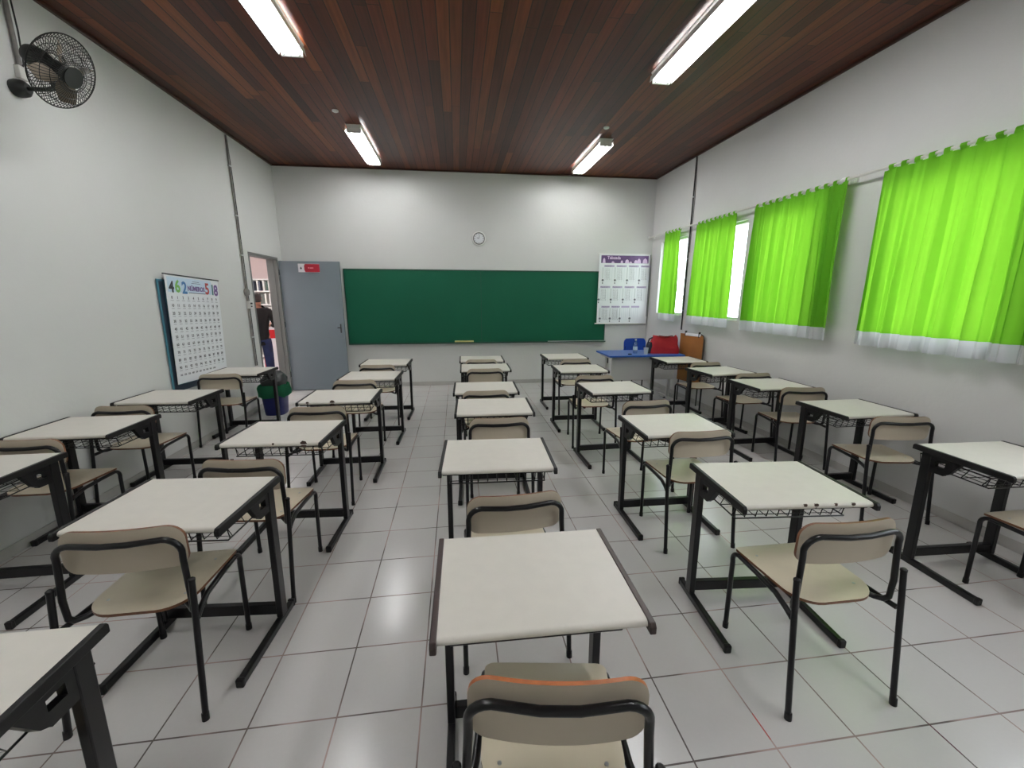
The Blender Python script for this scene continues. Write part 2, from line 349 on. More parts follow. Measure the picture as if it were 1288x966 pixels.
# sign on the door leaf (its own thing)
e = empty('door_sign', (XL-.08+.385, DY1+.0385, 2.0))
mb = MB(); mb.box(0, .335, -.004, 0, 0, .135); mb.build('sign_plate', M['signwhite'], e, bevel=.006)
pl = [(.335, .004), (.335, .131), (.11, .131)]+[(.096+.014*math.sin(a)*0+(.014 if k in (0, 4) else 0), .131-.127*k/4) for k, a in ((1, 0), (2, 0), (3, 0))]+[(.11, .004)]
mb = MB(); mb.prism(pl, lambda p: (p[0], -.0075, p[1]), lambda p: (p[0], -.0042, p[1])); mb.build('red_field', M['redsign'], e)
mb = MB(); mb.lathe((.045, -.006, .06), [(.014, .0015), (.014, 0)], 12, 'Y'); mb.prism([(.033, .066), (.057, .066), (.045, .09)], lambda p: (p[0], -.0062, p[1]), lambda p: (p[0], -.0045, p[1])); mb.build('emblem', M['ink'], e)
mb = MB(); mb.box(.155, .178, -.0085, -.0076, .06, .078); mb.box(.185, .24, -.0085, -.0076, .058, .076); mb.build('blurred_lettering', M['pink'], e)
tag(e, 'small white and red door plate on the open grey door', 'sign')

# ------------------------------------------------------------------ student desk
DW, DD, DH = .621, .473, .76
def make_desk():
    r = empty('student_desk', (0, 0, 0)); h = DW/2
    # tabletop profile with rounded edges
    y0, y1, t, rr = -DD/2+.006, DD/2-.004, .024, .011
    prof = arc((y0+rr, DH-t/2), t/2, PI*1.5, PI*.5, 6, lambda a, b: (a, b)) + [(y1-.004, DH), (y1, DH-.004), (y1, DH-t)]
    mb = MB(); mb.prism(prof, lambda p: (-h+.018, p[0], p[1]), lambda p: (h-.018, p[0], p[1])); mb.build('tabletop', M['cream'], r, smooth=True)
    sp = [(-DD/2-.012, DH-.03), (-DD/2-.012, DH-.008), (-DD/2-.004, DH+.003), (DD/2-.006, DH+.003), (DD/2, DH-.006), (DD/2, DH-.03)]
    for s in (-1, 1):
        xa, xb = (-h, -h+.0185) if s < 0 else (h-.0185, h)
        mb = MB(); mb.prism(sp, lambda p: (xa, p[0], p[1]), lambda p: (xb, p[0], p[1])); mb.build('edge_strip', M['blackpl'], r, bevel=.003)
    mb = MB()
    mb.box(-h+.02, h-.02, -DD/2+.03, -DD/2+.045, DH-.036, DH-t-.0005); mb.build('under_rail', M['black'], r)
    mb = MB(); mb.box(-h+.045, h-.045, .13, .18, DH-.085, DH-t-.0005); mb.build('top_crossbar', M['black'], r)
    xc = h-.028
    for s in (-1, 1):
        x = s*xc
        mb = MB(); mb.bar((x, .143, .036), (x, .163, DH-.026), .03, .052, side=(1, 0, 0)); mb.build('leg', M['black'], r, bevel=.004)
        mb = MB(); mb.box(x-.015, x+.015, -.222, .238, .0, .038); ft = mb.build('foot_rail', M['black'], r, bevel=.006)
        mb = MB(); mb.box(x-.017, x+.017, -.237, -.215, .0, .041); mb.build('foot_cap', M['blackpl'], ft, bevel=.006)
        mb = MB(); mb.box(x-.017, x+.017, .232, .249, 0, .043); mb.build('foot_cap', M['blackpl'], ft, bevel=.006)
        mb = MB(); f0, f1 = (lambda p: (x-.012, p[0], p[1])), (lambda p: (x+.012, p[0], p[1]))
        tp = DH-.0265
        mb.prism([(-.02, tp), (-.01, .715), (.035, .645), (.06, .628), (.06, tp)], f0, f1)
        mb.prism([(.06, .625), (.138, .622), (.138, .662), (.06, .668)], f0, f1); mb.prism([(.06, .70), (.138, .70), (.138, tp), (.06, tp)], f0, f1)
        mb.prism([(.11, .655), (.138, .655), (.138, .705), (.11, .705)], f0, f1)
        mb.build('side_bracket', M['black'], r)
    mb = MB(); mb.box(-xc+.015, xc-.015, .125, .155, .048, .105); mb.build('crossbar', M['black'], r, bevel=.004)
    # wire book basket
    mb = MB(); bx, n0, n1, zt, zb, wr = xc-.02, -.13, .222, .70, .642, .0036
    for z, k in ((zt, 1), (zb, 1)):
        mb.tube([(-bx, n0, z), (bx, n0, z)], wr, 5); mb.tube([(-bx, n1, z), (bx, n1, z)], wr, 5)
        mb.tube([(-bx, n0, z), (-bx, n1, z)], wr, 5); mb.tube([(bx, n0, z), (bx, n1, z)], wr, 5)
    nx = 10
    for i in range(nx+1):
        x = -bx+2*bx*i/nx
        mb.tube([(x, n0, zt), (x, n0+.012, zb), (x, n1-.012, zb), (x, n1, zt)], wr*.8, 4)
    for j in range(4):
        y = n0+.03+(n1-n0-.06)*j/3; mb.tube([(-bx, y-.03, zt), (-bx, y, zb), (bx, y, zb), (bx, y-.03, zt)], wr*.8, 4)
    mb.build('book_basket', M['black'], r)
    return r
# ------------------------------------------------------------------ student chair
def make_chair():
    r = empty('student_chair', (0, 0, 0)); TR = .0115
    # seat
    out = []
    def cor(cx, cy, rad, a0, a1, n): return [(cx+rad*math.cos(a0+(a1-a0)*i/n), cy+rad*math.sin(a0+(a1-a0)*i/n)) for i in range(n+1)]
    out += cor(.198-.03, .205-.03, .03, 0, PI/2, 5) + cor(-.198+.03, .205-.03, .03, PI/2, PI, 5) + cor(-.19+.11, -.185+.11, .11, PI, 1.5*PI, 8) + cor(.19-.11, -.185+.11, .11, 1.5*PI, 2*PI, 8)
    n = len(out); rings = [1, .96, .8, .6, .35, .1]
    def sz(x, y, k):
        z = .458 - .010*max(0, 1-(x/.19)**2)*(1-((y+.03)/.24)**2)
        if y > .13: z -= .012*((y-.13)/.075)**2
        return z
    mb = MB(); vs = []; 
    for k in rings:
        for x, y in out: vs.append((x*k, y*k, sz(x*k, y*k, k)))
    fs = [(i*n+j, i*n+(j+1) % n, (i+1)*n+(j+1) % n, (i+1)*n+j) for i in range(len(rings)-1) for j in range(n)]+[tuple((len(rings)-1)*n+j for j in range(n))]
    N0 = len(vs); vs2 = [(x, y, z-.012) for x, y, z in vs]
    mb.add(vs+vs2, fs+[tuple(N0+i for i in f[::-1]) for f in fs], 0)
    k0 = len(mb.v); mb.add(vs[:n]+vs2[:n], [(j, (j+1) % n, n+(j+1) % n, n+j) for j in range(n)], 1)
    seat = mb.build('seat', [M['cream2'], M['ply']], r, smooth=True)
    mb = MB()
    for x, y in ((-.14, -.10), (.14, -.10), (-.14, .12), (.14, .12)): mb.lathe((x, y, sz(x, y, 1)), [(.006, -.002), (.006, .0012)], 8)
    mb.build('rivet', M['alu'], seat)
    # backrest panel
    Z0, Z1, HW, r1, r2, th = .620, .796, .213, .062, .045, .011
    nv, nu = 16, 18; F = []; B = []
    for i in range(nv+1):
        z = Z0+(Z1-Z0)*(i/nv); hw = HW
        # denser near ends via cosine
        z = Z0+(Z1-Z0)*(.5-.5*math.cos(PI*i/nv))
        if z > Z1-r1: d = z-(Z1-r1); hw = HW-r1+math.sqrt(max(0, r1*r1-d*d))
        elif z < Z0+r2: d = (Z0+r2)-z; hw = HW-r2+math.sqrt(max(0, r2*r2-d*d))
        for j in range(nu+1):
            u = -1+2*j/nu; x = u*hw; y = -.152-.026*(1-(x/HW)**2)+.006 - .07*(z-Z0)*.3
            F.append((x, y+th/2, z)); B.append((x, y-th/2, z))
    W_ = nu+1; mb = MB()
    fs = [(i*W_+j, i*W_+j+1, (i+1)*W_+j+1, (i+1)*W_+j) for i in range(nv) for j in range(nu)]
    nb = len(F); mb.add(F+B, fs, 0); mb.f += [tuple(nb+i for i in f[::-1]) for f in fs]; mb.m += [1]*len(fs)
    per = [j for j in range(W_)]+[i*W_+nu for i in range(1, nv+1)]+[nv*W_+j for j in range(nu-1, -1, -1)]+[i*W_ for i in range(nv-1, 0, -1)]
    n = len(per); vs = [F[p] for p in per]+[B[p] for p in per]; mb.add(vs, [(j, (j+1) % n, n+(j+1) % n, n+j) for j in range(n)], 2)
    o = mb.build('backrest', [M['cream2'], M['plyback_shaded'], M['ply']], r, smooth=True)
    mb = MB()
    for s in (-1, 1): mb.lathe((s*.175, -.152-.026*(1-(.175/HW)**2)+.006-.07*.1*.3+th/2, .70), [(.006, -.002), (.006, .0015)], 8, 'Y')
    mb.build('rivet', M['alu'], o)
    # back frame tube
    def half(s):
        p = [(s*.10, -.09, .436), (s*.15, -.12, .436), (s*.185, -.15, .428), (s*.204, -.172, .431), (s*.214, -.184, .450), (s*.2155, -.186, .53), (s*.209, -.180, .66)]
        for i in range(6):
            a = i/5*PI/2; p.append((s*(.209-.055+.055*math.cos(a)), -.178-.010*math.sin(a), .697+.055*math.sin(a)))
        p.append((s*.09, -.1955, .750))
        return p
    hp = half(-1); mb = MB(); mb.tube(hp+[(-.045, -.2005, .7485), (.045, -.2005, .7485)]+[(-x, y, z) for x, y, z in hp[::-1]], TR, 10); mb.build('back_frame', M['black'], r, smooth=True)
    for s in (-1, 1):
        mb = MB(); mb.tube([(s*.239, -.265, .004), (s*.2375, -.216, .42), (s*.236, -.198, .580)], TR, 10); lg = mb.build('leg', M['black'], r, smooth=True)
        mb = MB(); mb.tube([(s*.2395, -.267, 0), (s*.239, -.264, .03)], TR+.002, 10); mb.build('foot_cap', M['blackpl'], lg, smooth=True)
        mb = MB(); mb.lathe((s*.236, -.198, .577), [(TR+.001, 0), (TR+.001, .008), (TR*.6, .013)], 10); mb.build('top_cap', M['blackpl'], lg, smooth=True)
        p = [(s*.194, .193, .004), (s*.197, .198, .374)]+[(s*.199, .158+.04*math.cos(a), .392+.04*math.sin(a)) for a in [PI/2*i/5 for i in range(6)]]
        mb = MB(); mb.tube(p, TR, 10); lg = mb.build('leg', M['black'], r, smooth=True)
        mb = MB(); mb.tube([(s*.194, .193, 0), (s*.1942, .1932, .03)], TR+.002, 10); mb.build('foot_cap', M['blackpl'], lg, smooth=True)
        mb = MB(); mb.tube([(s*.199, .156, .432), (s*.2, .05, .431), (s*.205, -.08, .428), (s*.222, -.16, .42), (s*.2345, -.205, .415)], TR, 10); mb.build('side_rail', M['black'], r, smooth=True)
    return r

GD, GC = 'student desks in five columns', 'student chairs in five columns'
DESKS = {
 'C1': (.220, 1.145, -.9, 'desk with dark brown side strips nearest the camera in the centre column'),
 'C2': (.204, 2.197, -6.6+4, 'cream desk second from the camera in the centre column'),
 'C3': (.278, 3.222, -1.9, 'cream desk third from the camera in the centre column'),
 'C4': (.260, 3.918, -1.5, 'cream desk fourth from the camera in the centre column'),
 'C5': (.333, 5.056, -1.0, 'cream desk fifth from the camera in the centre column'),
 'C6': (.331, 5.755, -1.0, 'cream desk nearest the chalkboard in the centre column'),
 'B0': (-1.290, .864, 0, 'desk cut off by the bottom left corner of the photo'),
 'B1': (-1.226, 1.818, -4.2, 'large foreground desk on the left with its book basket showing'),
 'B2': (-1.139, 2.747, -3.3, 'desk with chipped near edge third in the column left of centre'),
 'B3': (-1.044, 3.733, -.4, 'desk with a dark chip in its near edge, fourth left of centre'),
 'B4': (-.968, 4.677, -2.0, 'second desk from the chalkboard in the column left of centre'),
 'B5': (-.953, 5.611, -1.5, 'desk nearest the chalkboard in the column left of centre'),
 'D5': (1.562, 5.867, -.2, 'desk nearest the chalkboard in the column right of centre'),
 'D4': (1.495, 4.849, -1.5, 'second desk from the chalkboard in the column right of centre'),
 'D3': (1.515, 3.778, 1.3, 'middle desk of the column right of centre'),
 'D2': (1.499, 2.591, -.9, 'shiny desk with a chair pushed in, second from camera right of centre'),
 'D1': (1.525, 1.664, -4.5, 'foreground desk right of centre with chips along its front edge'),
 'E5': (3.10, 5.371, -.3, 'window side desk in front of the blue teacher table'),
 'E4': (3.150, 4.495, 5.0, 'second desk from the front of the room along the window wall'),
 'E3': (3.200, 3.743, -.2, 'third desk from the teacher table in the window side column'),
 'E2': (3.194, 2.815, -.2, 'window side desk under the gap between the two largest curtains'),
 'E1': (3.071, 1.777, -2.3, 'desk cut off by the right edge of the photo'),
 'A5': (-2.548, 5.129, -2.3, 'desk beside the blue waste bin by the left wall'),
 'A4': (-2.548, 3.900, -2.1, 'desk under the number chart on the left wall'),
 'A3': (-2.548, 3.047, -.2, 'third desk from the door along the left wall'),
 'A2': (-2.548, 2.281, 0, 'desk cut off by the left edge of the photo'),
}
dk = make_desk(); ch = make_chair(); first = True
for k, (x, y, a, lab) in DESKS.items():
    o = dk if first else copy_tree(dk); first = False
    o.location = (x, y, 0); o.rotation_euler = (0, 0, math.radians(a)); tag(o, lab, 'desk', GD)
for c in dk.children:
    if c.name.startswith('edge_strip'):
        c.data = c.data.copy(); c.data.materials[0] = M['stripbrown']; c['label'] = 'worn dark brown side strip'
def chips(root, xs):
    mb = MB()
    for x, w_ in xs: mb.lathe((x, -DD/2+.0065, DH-.008), [(w_*.5, -.001), (w_, .0), (w_*.8, .0025)], 7, 'Y'); mb.box(x-w_*.7, x+w_*.7, -DD/2+.005, -DD/2+.012, DH-.0015, DH+.0006)
    mb.build('chipped_spots', M['ply2'], root)
M['ply2'] = mat('exposed_dark_core', lin(70, 52, 44), .8)
for o in list(S.collection.objects):
    if o.get('category') == 'desk':
        if 'chips along' in o['label']: chips(o, [(-.02, .010), (.03, .012), (.12, .008), (.20, .011)])
        if 'dark chip' in o['label']: chips(o, [(-.02, .022), (-.22, .014)])
        if 'chipped near' in o['label']: chips(o, [(.20, .022), (.02, .008)])
CHAIRS = {
 'C1': (.233, .903, -8.0, 'chair with orange-brown back edge at the bottom centre of the photo'),
 'C2': (.227, 1.789, 2.8, 'chair behind the nearest centre desk, second from the camera'),
 'C3': (.280, 2.926, 0, 'centre column chair third from the camera'),
 'C4': (.245, 3.77, 0, 'centre column chair fourth from the camera, pushed into its desk'),
 'C5': (.313, 4.90, 0, 'centre column chair fifth from the camera, pushed into its desk'),
 'C6': (.311, 5.60, 0, 'centre column chair nearest the chalkboard'),
 'D1': (1.508, 1.407, -.3, 'foreground chair with pale seat right of centre, pulled out'),
 'D2': (1.552, 2.478, .1, 'chair pushed tight under the shiny desk right of centre'),
 'D3': (1.542, 3.257, 3.4, 'chair showing its brown top edge, third from the camera right of centre'),
 'D4': (1.479, 4.346, -3.2, 'chair at the second desk from the chalkboard right of centre'),
 'D5': (1.579, 5.440, 0, 'chair nearest the chalkboard in the column right of centre'),
 'E5': (3.215, 5.03, -.5, 'chair at the desk in front of the teacher table'),
 'E4': (3.300, 4.26, 0, 'window side chair second from the teacher table'),
 'E3': (3.29, 3.54, -7.9, 'window side chair with a dark spot behind its backrest, third from teacher table'),
 'E2': (3.215, 2.59, -9.0, 'chair under the gap between the two largest curtains'),
 'E1': (3.125, 1.528, 0, 'chair cut off by the right edge of the photo'),
 'B0': (-1.29, .765, 0, 'chair of which only a sliver shows at the bottom left'),
 'B1': (-1.271, 1.705, .7, 'foreground chair with stained seat on the left side'),
 'B2': (-1.139, 2.349, -5.3, 'chair behind the large left foreground desk'),
 'B3': (-1.098, 3.387, -.6, 'chair third from the camera in the column left of centre'),
 'B4': (-1.053, 4.397, -.3, 'second chair from the chalkboard in the column left of centre'),
 'B5': (-.996, 5.314, -.6, 'chair nearest the chalkboard in the column left of centre'),
 'A5': (-2.59, 4.90, 1.3, 'chair beside the number chart by the left wall, nearest the door'),
 'A4': (-2.60, 3.595, -2.0, 'chair with tan seat under the wall desk below the number chart'),
 'A3': (-2.60, 2.83, -1.3, 'chair with tan seat at the far left edge of the photo'),
}
first = True
for k, (x, y, a, lab) in CHAIRS.items():
    o = ch if first else copy_tree(ch); first = False
    o.location = (x, y, 0); o.rotation_euler = (0, 0, math.radians(a)); tag(o, lab, 'chair', GC)

for c in ch.children:
    if c.name.startswith('backrest'):
        c.data = c.data.copy(); c.data.materials[2] = M['ply3']; c['label'] = 'backrest with orange-brown plywood edge'

# ------------------------------------------------------------------ chalkboard
e = empty('chalkboard', ((-1.887+2.765)/2, YB, .80)); w = (2.765+1.887)/2; h = 1.255
mb = MB(); mb.box(-w, w, -.022, -.002, 0, h); mb.build('writing_surface', M['board'], e)
mb = MB(); mb.box(-w-.012, w+.012, -.03, -.002, h, h+.018); mb.box(-w-.012, -w, -.03, -.002, 0, h); mb.box(w, w+.012, -.03, -.002, 0, h); mb.box(-.003, .003, -.0235, -.0215, 0, h); mb.build('frame', M['boardframe'], e)
mb = MB(); mb.box(-w, w+.02, -.075, -.002, -.02, -.002); mb.box(-w, w+.02, -.08, -.075, -.02, .006); mb.build('chalk_tray', M['boardframe'], e)
mb = MB(); mb.box(w-1.1, w+.02, -.082, -.0795, -.004, .010); mb.build('tray_lip', M['alu'], e)
tag(e, 'long green chalkboard on the back wall', 'chalkboard')
mb = MB(); mb.box(-.17, .17, -.03, .03, 0, .028); o = mb.build('cardboard_strip', M['yellow'], bevel=.004, loc=(.12, YB-.045, .800)); tag(o, 'pale yellow strip lying on the chalkboard tray', 'box')
# ------------------------------------------------------------------ clock
e = empty('wall_clock', (.413, YB, 2.602))
mb = MB(); mb.lathe((0, 0, 0), [(.122, -.002), (.122, -.018), (.112, -.032), (.098, -.03), (.098, -.002)], 36, 'Y'); mb.build('case', M['white'], e, smooth=True)
mb = MB(); mb.lathe((0, 0, 0), [(.100, -.016), (.100, -.0335), (.088, -.0335), (.088, -.016)], 36, 'Y'); mb.build('bezel', M['darkmetal'], e, smooth=True)
mb = MB(); mb.lathe((0, 0, 0), [(.09, -.02), (.09, -.024)], 36, 'Y'); mb.build('dial', M['paper'], e)
mb = MB()
for k in range(12):
    a = PI/2-2*PI*k/12; mb.bar((.067*math.cos(a), -.0245, .067*math.sin(a)), (.081*math.cos(a), -.0245, .081*math.sin(a)), .006 if k % 3 else .01, .001, side=(-math.sin(a), 0, math.cos(a)))
mb.build('hour_marks', M['ink'], e)
for nm, a, l in (('hour_hand', math.radians(160), .04), ('minute_hand', math.radians(80), .06)):
    mb = MB(); mb.bar((0, -.027, 0), (l*math.cos(a), -.027, l*math.sin(a)), .006, .001, side=(-math.sin(a), 0, math.cos(a))); mb.build(nm, M['ink'], e)
tag(e, 'small round white wall clock with dark ring', 'clock')

# ------------------------------------------------------------------ posters
def frame_from(TL, TR, BL):
    u = (Vector(TR)-Vector(TL)).normalized(); v = Vector(BL)-Vector(TL); n = u.cross(-v).normalized(); w = n.cross(u)
    return Matrix(((u.x, w.x, n.x, TL[0]), (u.y, w.y, n.y, TL[1]), (u.z, w.z, n.z, TL[2]), (0, 0, 0, 1)))
def rect(mb, x0, y0, x1, y1, z0=.0008, z1=.0016, mi=0): mb.box(min(x0, x1), max(x0, x1), min(y0, y1), max(y0, y1), z0, z1, mi)
def poster_root(name, Mx):
    o = bpy.data.objects.new(name, None); COL.objects.link(o); o.matrix_world = Mx; o.empty_display_size = .1; return o
def ptext(parent, name, body, mtl, x, y, size, align='LEFT', z=.0018, **k):
    o = text(name, body, mtl, None, Matrix(), size, align, **k); o.parent = parent; o.location = (x, y, z); return o
# multiplication table chart on the back wall
p = poster_root('multiplication_table_chart', frame_from((2.60, YB-.05, 2.385), (3.60, YB-.05, 2.385), (2.60, YB-.05, 1.11))); pw, ph = .985, 1.26
mb = MB(); mb.box(0, pw, -ph, 0, -.001, .0005); mb.build('sheet', M['paper'], p)
mb = MB(); mb.box(-.025, pw+.01, -.008, .006, -.008, .006); mb.build('top_batten', M['white'], p, bevel=.003)
mb = MB(); mb.box(-.035, pw+.0, -ph-.012, -ph+.006, -.008, .008); mb.build('bottom_batten', M['white'], p, bevel=.003)
mb = MB(); mb.box(pw-.012, pw+.002, -ph*.9, -.01, .0006, .0012); mb.build('right_border', M['greyink'], p)
mb = MB(); rect(mb, .035, -.03, pw-.04, -.165); mb.build('title_band', M['purple'], p)
ptext(p, 'title_lettering', 'Tabuada', M['palelilac'], .15, -.035, .075, bold=.002)
mb = MB()
for (cx, r, hh) in ((.09, .028, .09), (.26, .03, .03), (.43, .025, .05), (.53, .04, .07), (.60, .03, .03), (.70, .035, .06), (.76, .04, .085), (.88, .05, .09)):
    mb.prism([(cx-r, -.163), (cx+r, -.163), (cx+r*.7, -.163+hh*.7), (cx, -.163+hh), (cx-r*.7, -.163+hh*.7)], lambda q: (q[0], q[1], .0014), lambda q: (q[0], q[1], .0022))
mb.build('pale_silhouettes', M['palelilac'], p)
mb = MB(); mc = MB(); lt = MB(); ic = MB()
rows = [(-.20, .12, .235, 4, -.24, -.50), (-.575, .06, .235, 4, -.615, -.85), (-.935, .10, .195, 4, -.975, -1.20)]
num = 1
for (yt, xs, dx_, n_, c0, c1) in rows:
    for k in range(n_):
        x = xs+k*dx_-.02; rect(mb, x, yt, x+dx_*.82, yt-.035)
        for j in range(4): mc.box(x+.01+j*dx_*.2, x+.01+j*dx_*.2+.004, c1, c0, .0008, .0012)
        rect(lt, x-.03, c0, x-.018, c1+.06, .0008, .0011)
        ic.lathe((x-.02, c1+.03, .001), [(.022, 0), (.022, .0008), (.008, .001)], 8); ic.box(x-.03, x-.012, c1-.035, c1-.005, .0008, .0018)
mb.build('heading_bars', M['lilac'], p); mc.build('column_rules', M['greyink'] if False else mat('pale_rule_print', lin(196, 204, 210), .5), p); lt.build('column_shades', mat('pale_grey_print', lin(186, 190, 192), .5), p); ic.build('small_icons', mat('muted_icon_print', lin(104, 104, 112), .5), p)
nn = 1
for (yt, xs, dx_, n_, c0, c1) in rows:
    for k in range(n_):
        x = xs+k*dx_
        ptext(p, 'heading_lettering', 'Tabuada do %d' % nn, M['ink'], x-.01, yt-.005, .026)
        ptext(p, 'times_table_figures', '\n'.join('%d x %d = %d' % (nn, j, nn*j) for j in range(1, 11)), M['greyink'], x+.0, c0-.012, .022, spacing=.95)
        nn += 1
        if nn > 10: break
    if nn > 10: break
tag(p, 'times table wall chart with a purple title band', 'poster')
# number chart on the left wall
TL, TRc, BLc = Vector((XL+.045, 4.52, 1.84)), Vector((XL+.03, 5.47, 1.80)), Vector((XL+.03, 4.45, .72))
p = poster_root('number_chart', frame_from(TL, TRc, BLc)); pw, ph = .94, 1.10
mb = MB(); mb.box(0, pw, -ph, 0, -.001, .0005); mb.build('sheet', M['paper'], p)
mb = MB(); mb.box(-.02, pw+.02, -.004, .008, -.006, .006); mb.build('top_batten', M['darkmetal'], p, bevel=.002)
mb = MB(); rect(mb, .03, -.02, pw-.15, -.17, .0007, .0011); mb.build('title_band', M['skyprint'], p)
for nm, bd, mm, x, sz_, y in (('figure_four', '4', 'ink', .05, .15, -.05), ('figure_six', '6', 'palegreen', .14, .17, -.03), ('figure_two', '2', 'blueprint', .25, .17, -.04), ('figure_five', '5', 'redprint', .66, .17, -.03), ('figure_one', '1', 'tealprint', .77, .16, -.04), ('figure_eight', '8', 'violet', .835, .17, -.04)):
    ptext(p, nm, bd, M[mm], x, y, sz_, bold=.005, z=.0014)
ptext(p, 'title_lettering', 'NÚMEROS', M['violet'], .345, -.09, .066, bold=.003, z=.0014)
mb = MB(); rect(mb, .36, -.165, .66, -.171); rect(mb, .44, -.045, .56, -.049); rect(mb, .42, -.062, .58, -.066); mb.build('title_rule', M['ink'], p)
for r_ in range(10):
    for c_ in range(10):
        pass
for r_ in range(10):
    y = -.20-r_*.079
    for c_ in range(10):
        ptext(p, 'row_figures', str(r_*10+c_), M['ink'] if r_ else [M['redprint'], M['tealprint'], M['blueprint'], M['palegreen'], M['violet']][c_ % 5], .075+c_*.088, y, .034, 'CENTER', z=.001, bold=.0007) if False else None
    body = str
for c_ in range(10):
    ptext(p, 'number_column', '\n'.join(str(r_*10+c_) for r_ in range(10)), M['ink'], .075+c_*.088, -.205, .040, 'CENTER', z=.001, spacing=1.98, bold=.0006)
ptext(p, 'hundreds_row', '100   200   300   400   500   600   700   800   900   1000', M['ink'], .05, -1.0, .028, z=.001)
mb = MB()
for r_ in range(10):
    for c_ in range(10): rect(mb, .052+c_*.088, -.252-r_*.0792, .098+c_*.088, -.256-r_*.0792, .0006, .0009)
mb.build('number_captions', M['greyink'], p)
tag(p, 'number chart headed NÚMEROS hanging on the left wall', 'poster')
p2 = poster_root('teal_poster', frame_from((XL+.012, 4.445, 1.79), (XL+.012, 5.44, 1.76), (XL+.012, 4.38, .67)))
mb = MB(); mb.box(0, 1.0, -1.12, 0, -.001, .001); mb.build('sheet', M['tealpaper'], p2)
mb = MB(); mb.box(.03, .09, -1.12, -.02, .001, .0018); mb.box(.09, 1.0, -1.12, -1.06, .001, .0018); mb.box(.97, 1.0, -1.06, -.02, .001, .0018); mb.build('dark_strips', M['chartback'], p2)  # dark blue strips on the left, bottom and right of the sheet
tag(p2, 'teal poster with dark strips behind the number chart', 'poster')

# ------------------------------------------------------------------ curtains and rods
RX, RZ = XR-.085, 2.68
for (y0, y1, lab) in ((3.60, 7.47, 'long pale curtain rod over the three far windows'), (1.6, 3.585, 'curtain rod over the nearest window')):
    e = empty('curtain_rod', (RX, y0, RZ)); l = y1-y0
    mb = MB(); mb.tube([(0, 0, 0), (0, l, 0)], .012, 10); mb.build('rod', M['offwhite'], e, smooth=True)
    for yy in (0, l): mb = MB(); mb.lathe((0, yy-.02, 0), [(.014, 0), (.022, .01), (.024, .022), (.018, .036), (.004, .042)], 14, 'Y'); mb.build('finial', M['white'], e, smooth=True)
    for yy in ((.03, 1.25, 2.48, l-.06) if l > 3 else (.4, l-.04)):
        mb = MB(); mb.box(.068, .084, yy-.018, yy+.018, -.03, .03); mb.tube([(.075, yy, 0), (.0, yy, -.012), (-.012, yy, .0)], .006, 8); mb.build('bracket', M['white'], e, smooth=True)
    tag(e, lab, 'curtain rod', 'curtain rods')
def curtain(y0, y1, seed, lab, flare=0.02, fold=.13):
    rnd = random.Random(seed); e = empty('curtain', (RX, (y0+y1)/2, 0)); w = y1-y0
    ph_ = [rnd.uniform(0, 6.28) for _ in range(5)]; nU = max(60, int(w/.009)); zt, zb, zh = 2.655, 1.345, 1.225
    def P(u, z):
        t = (zt-z)/(zt-zh); s = u-.5; amp = .018+.026*min(1, t*1.6)
        y = s*w*(1+flare*t*2) + .012*math.sin(7*u+ph_[0]+t*1.5)
        g = w/fold
        x = -.006 + amp*(.62*math.sin(2*PI*g*u+ph_[1]+1.0*math.sin(3*u+ph_[2])*(.4+t)) + .30*math.sin(2*PI*g*2.3*u+ph_[3]+t) + .14*math.sin(2*PI*g*4.1*u+ph_[4]))
        return (x, y, z)
    def sheet(z1, z0, nz, name, mtl):
        mb = MB(); vs = [P(i/nU, z1+(z0-z1)*j/nz) for j in range(nz+1) for i in range(nU+1)]
        mb.add(vs, [(j*(nU+1)+i, j*(nU+1)+i+1, (j+1)*(nU+1)+i+1, (j+1)*(nU+1)+i) for j in range(nz) for i in range(nU)])
        return mb.build(name, mtl, e, smooth=True)
    sheet(zt, zb, 22, 'green_panel', M['green']); sheet(zb, zh, 3, 'white_hem', M['hem'])
    n = max(3, round(w/.098)); tb = None
    for i in range(n):
        yc = -w/2+w*(i+.5)/n; x0 = P((i+.5)/n, zt)[0]
        mb = MB(); wd = .021; pr = [(x0-.004, -.028), (-.0155, -.004), (-.015, .006), (-.008, .0155), (.004, .017), (.0145, .008), (.0155, -.004), (x0+.006, -.028)]
        vs = [(a, yc-wd, RZ+b) for a, b in pr]+[(a, yc+wd, RZ+b) for a, b in pr]; k = len(pr)
        mb.add(vs, [(j, j+1, k+j+1, k+j) for j in range(k-1)]); mb.build('tab', M['green'], e, smooth=True)
    tag(e, lab, 'curtain', 'lime green tab-top curtains')
curtain(6.36, 6.88, 1, 'narrow lime green curtain nearest the back wall', .06, .12)
curtain(5.05, 5.92, 2, 'lime green curtain second from the back wall, beside a bare pane', .03, .13)
curtain(3.52, 4.73, 3, 'wide lime green curtain third from the back wall', .02, .14)
curtain(1.95, 3.215, 4, 'largest lime green curtain, cut off by the right edge', .02, .17)

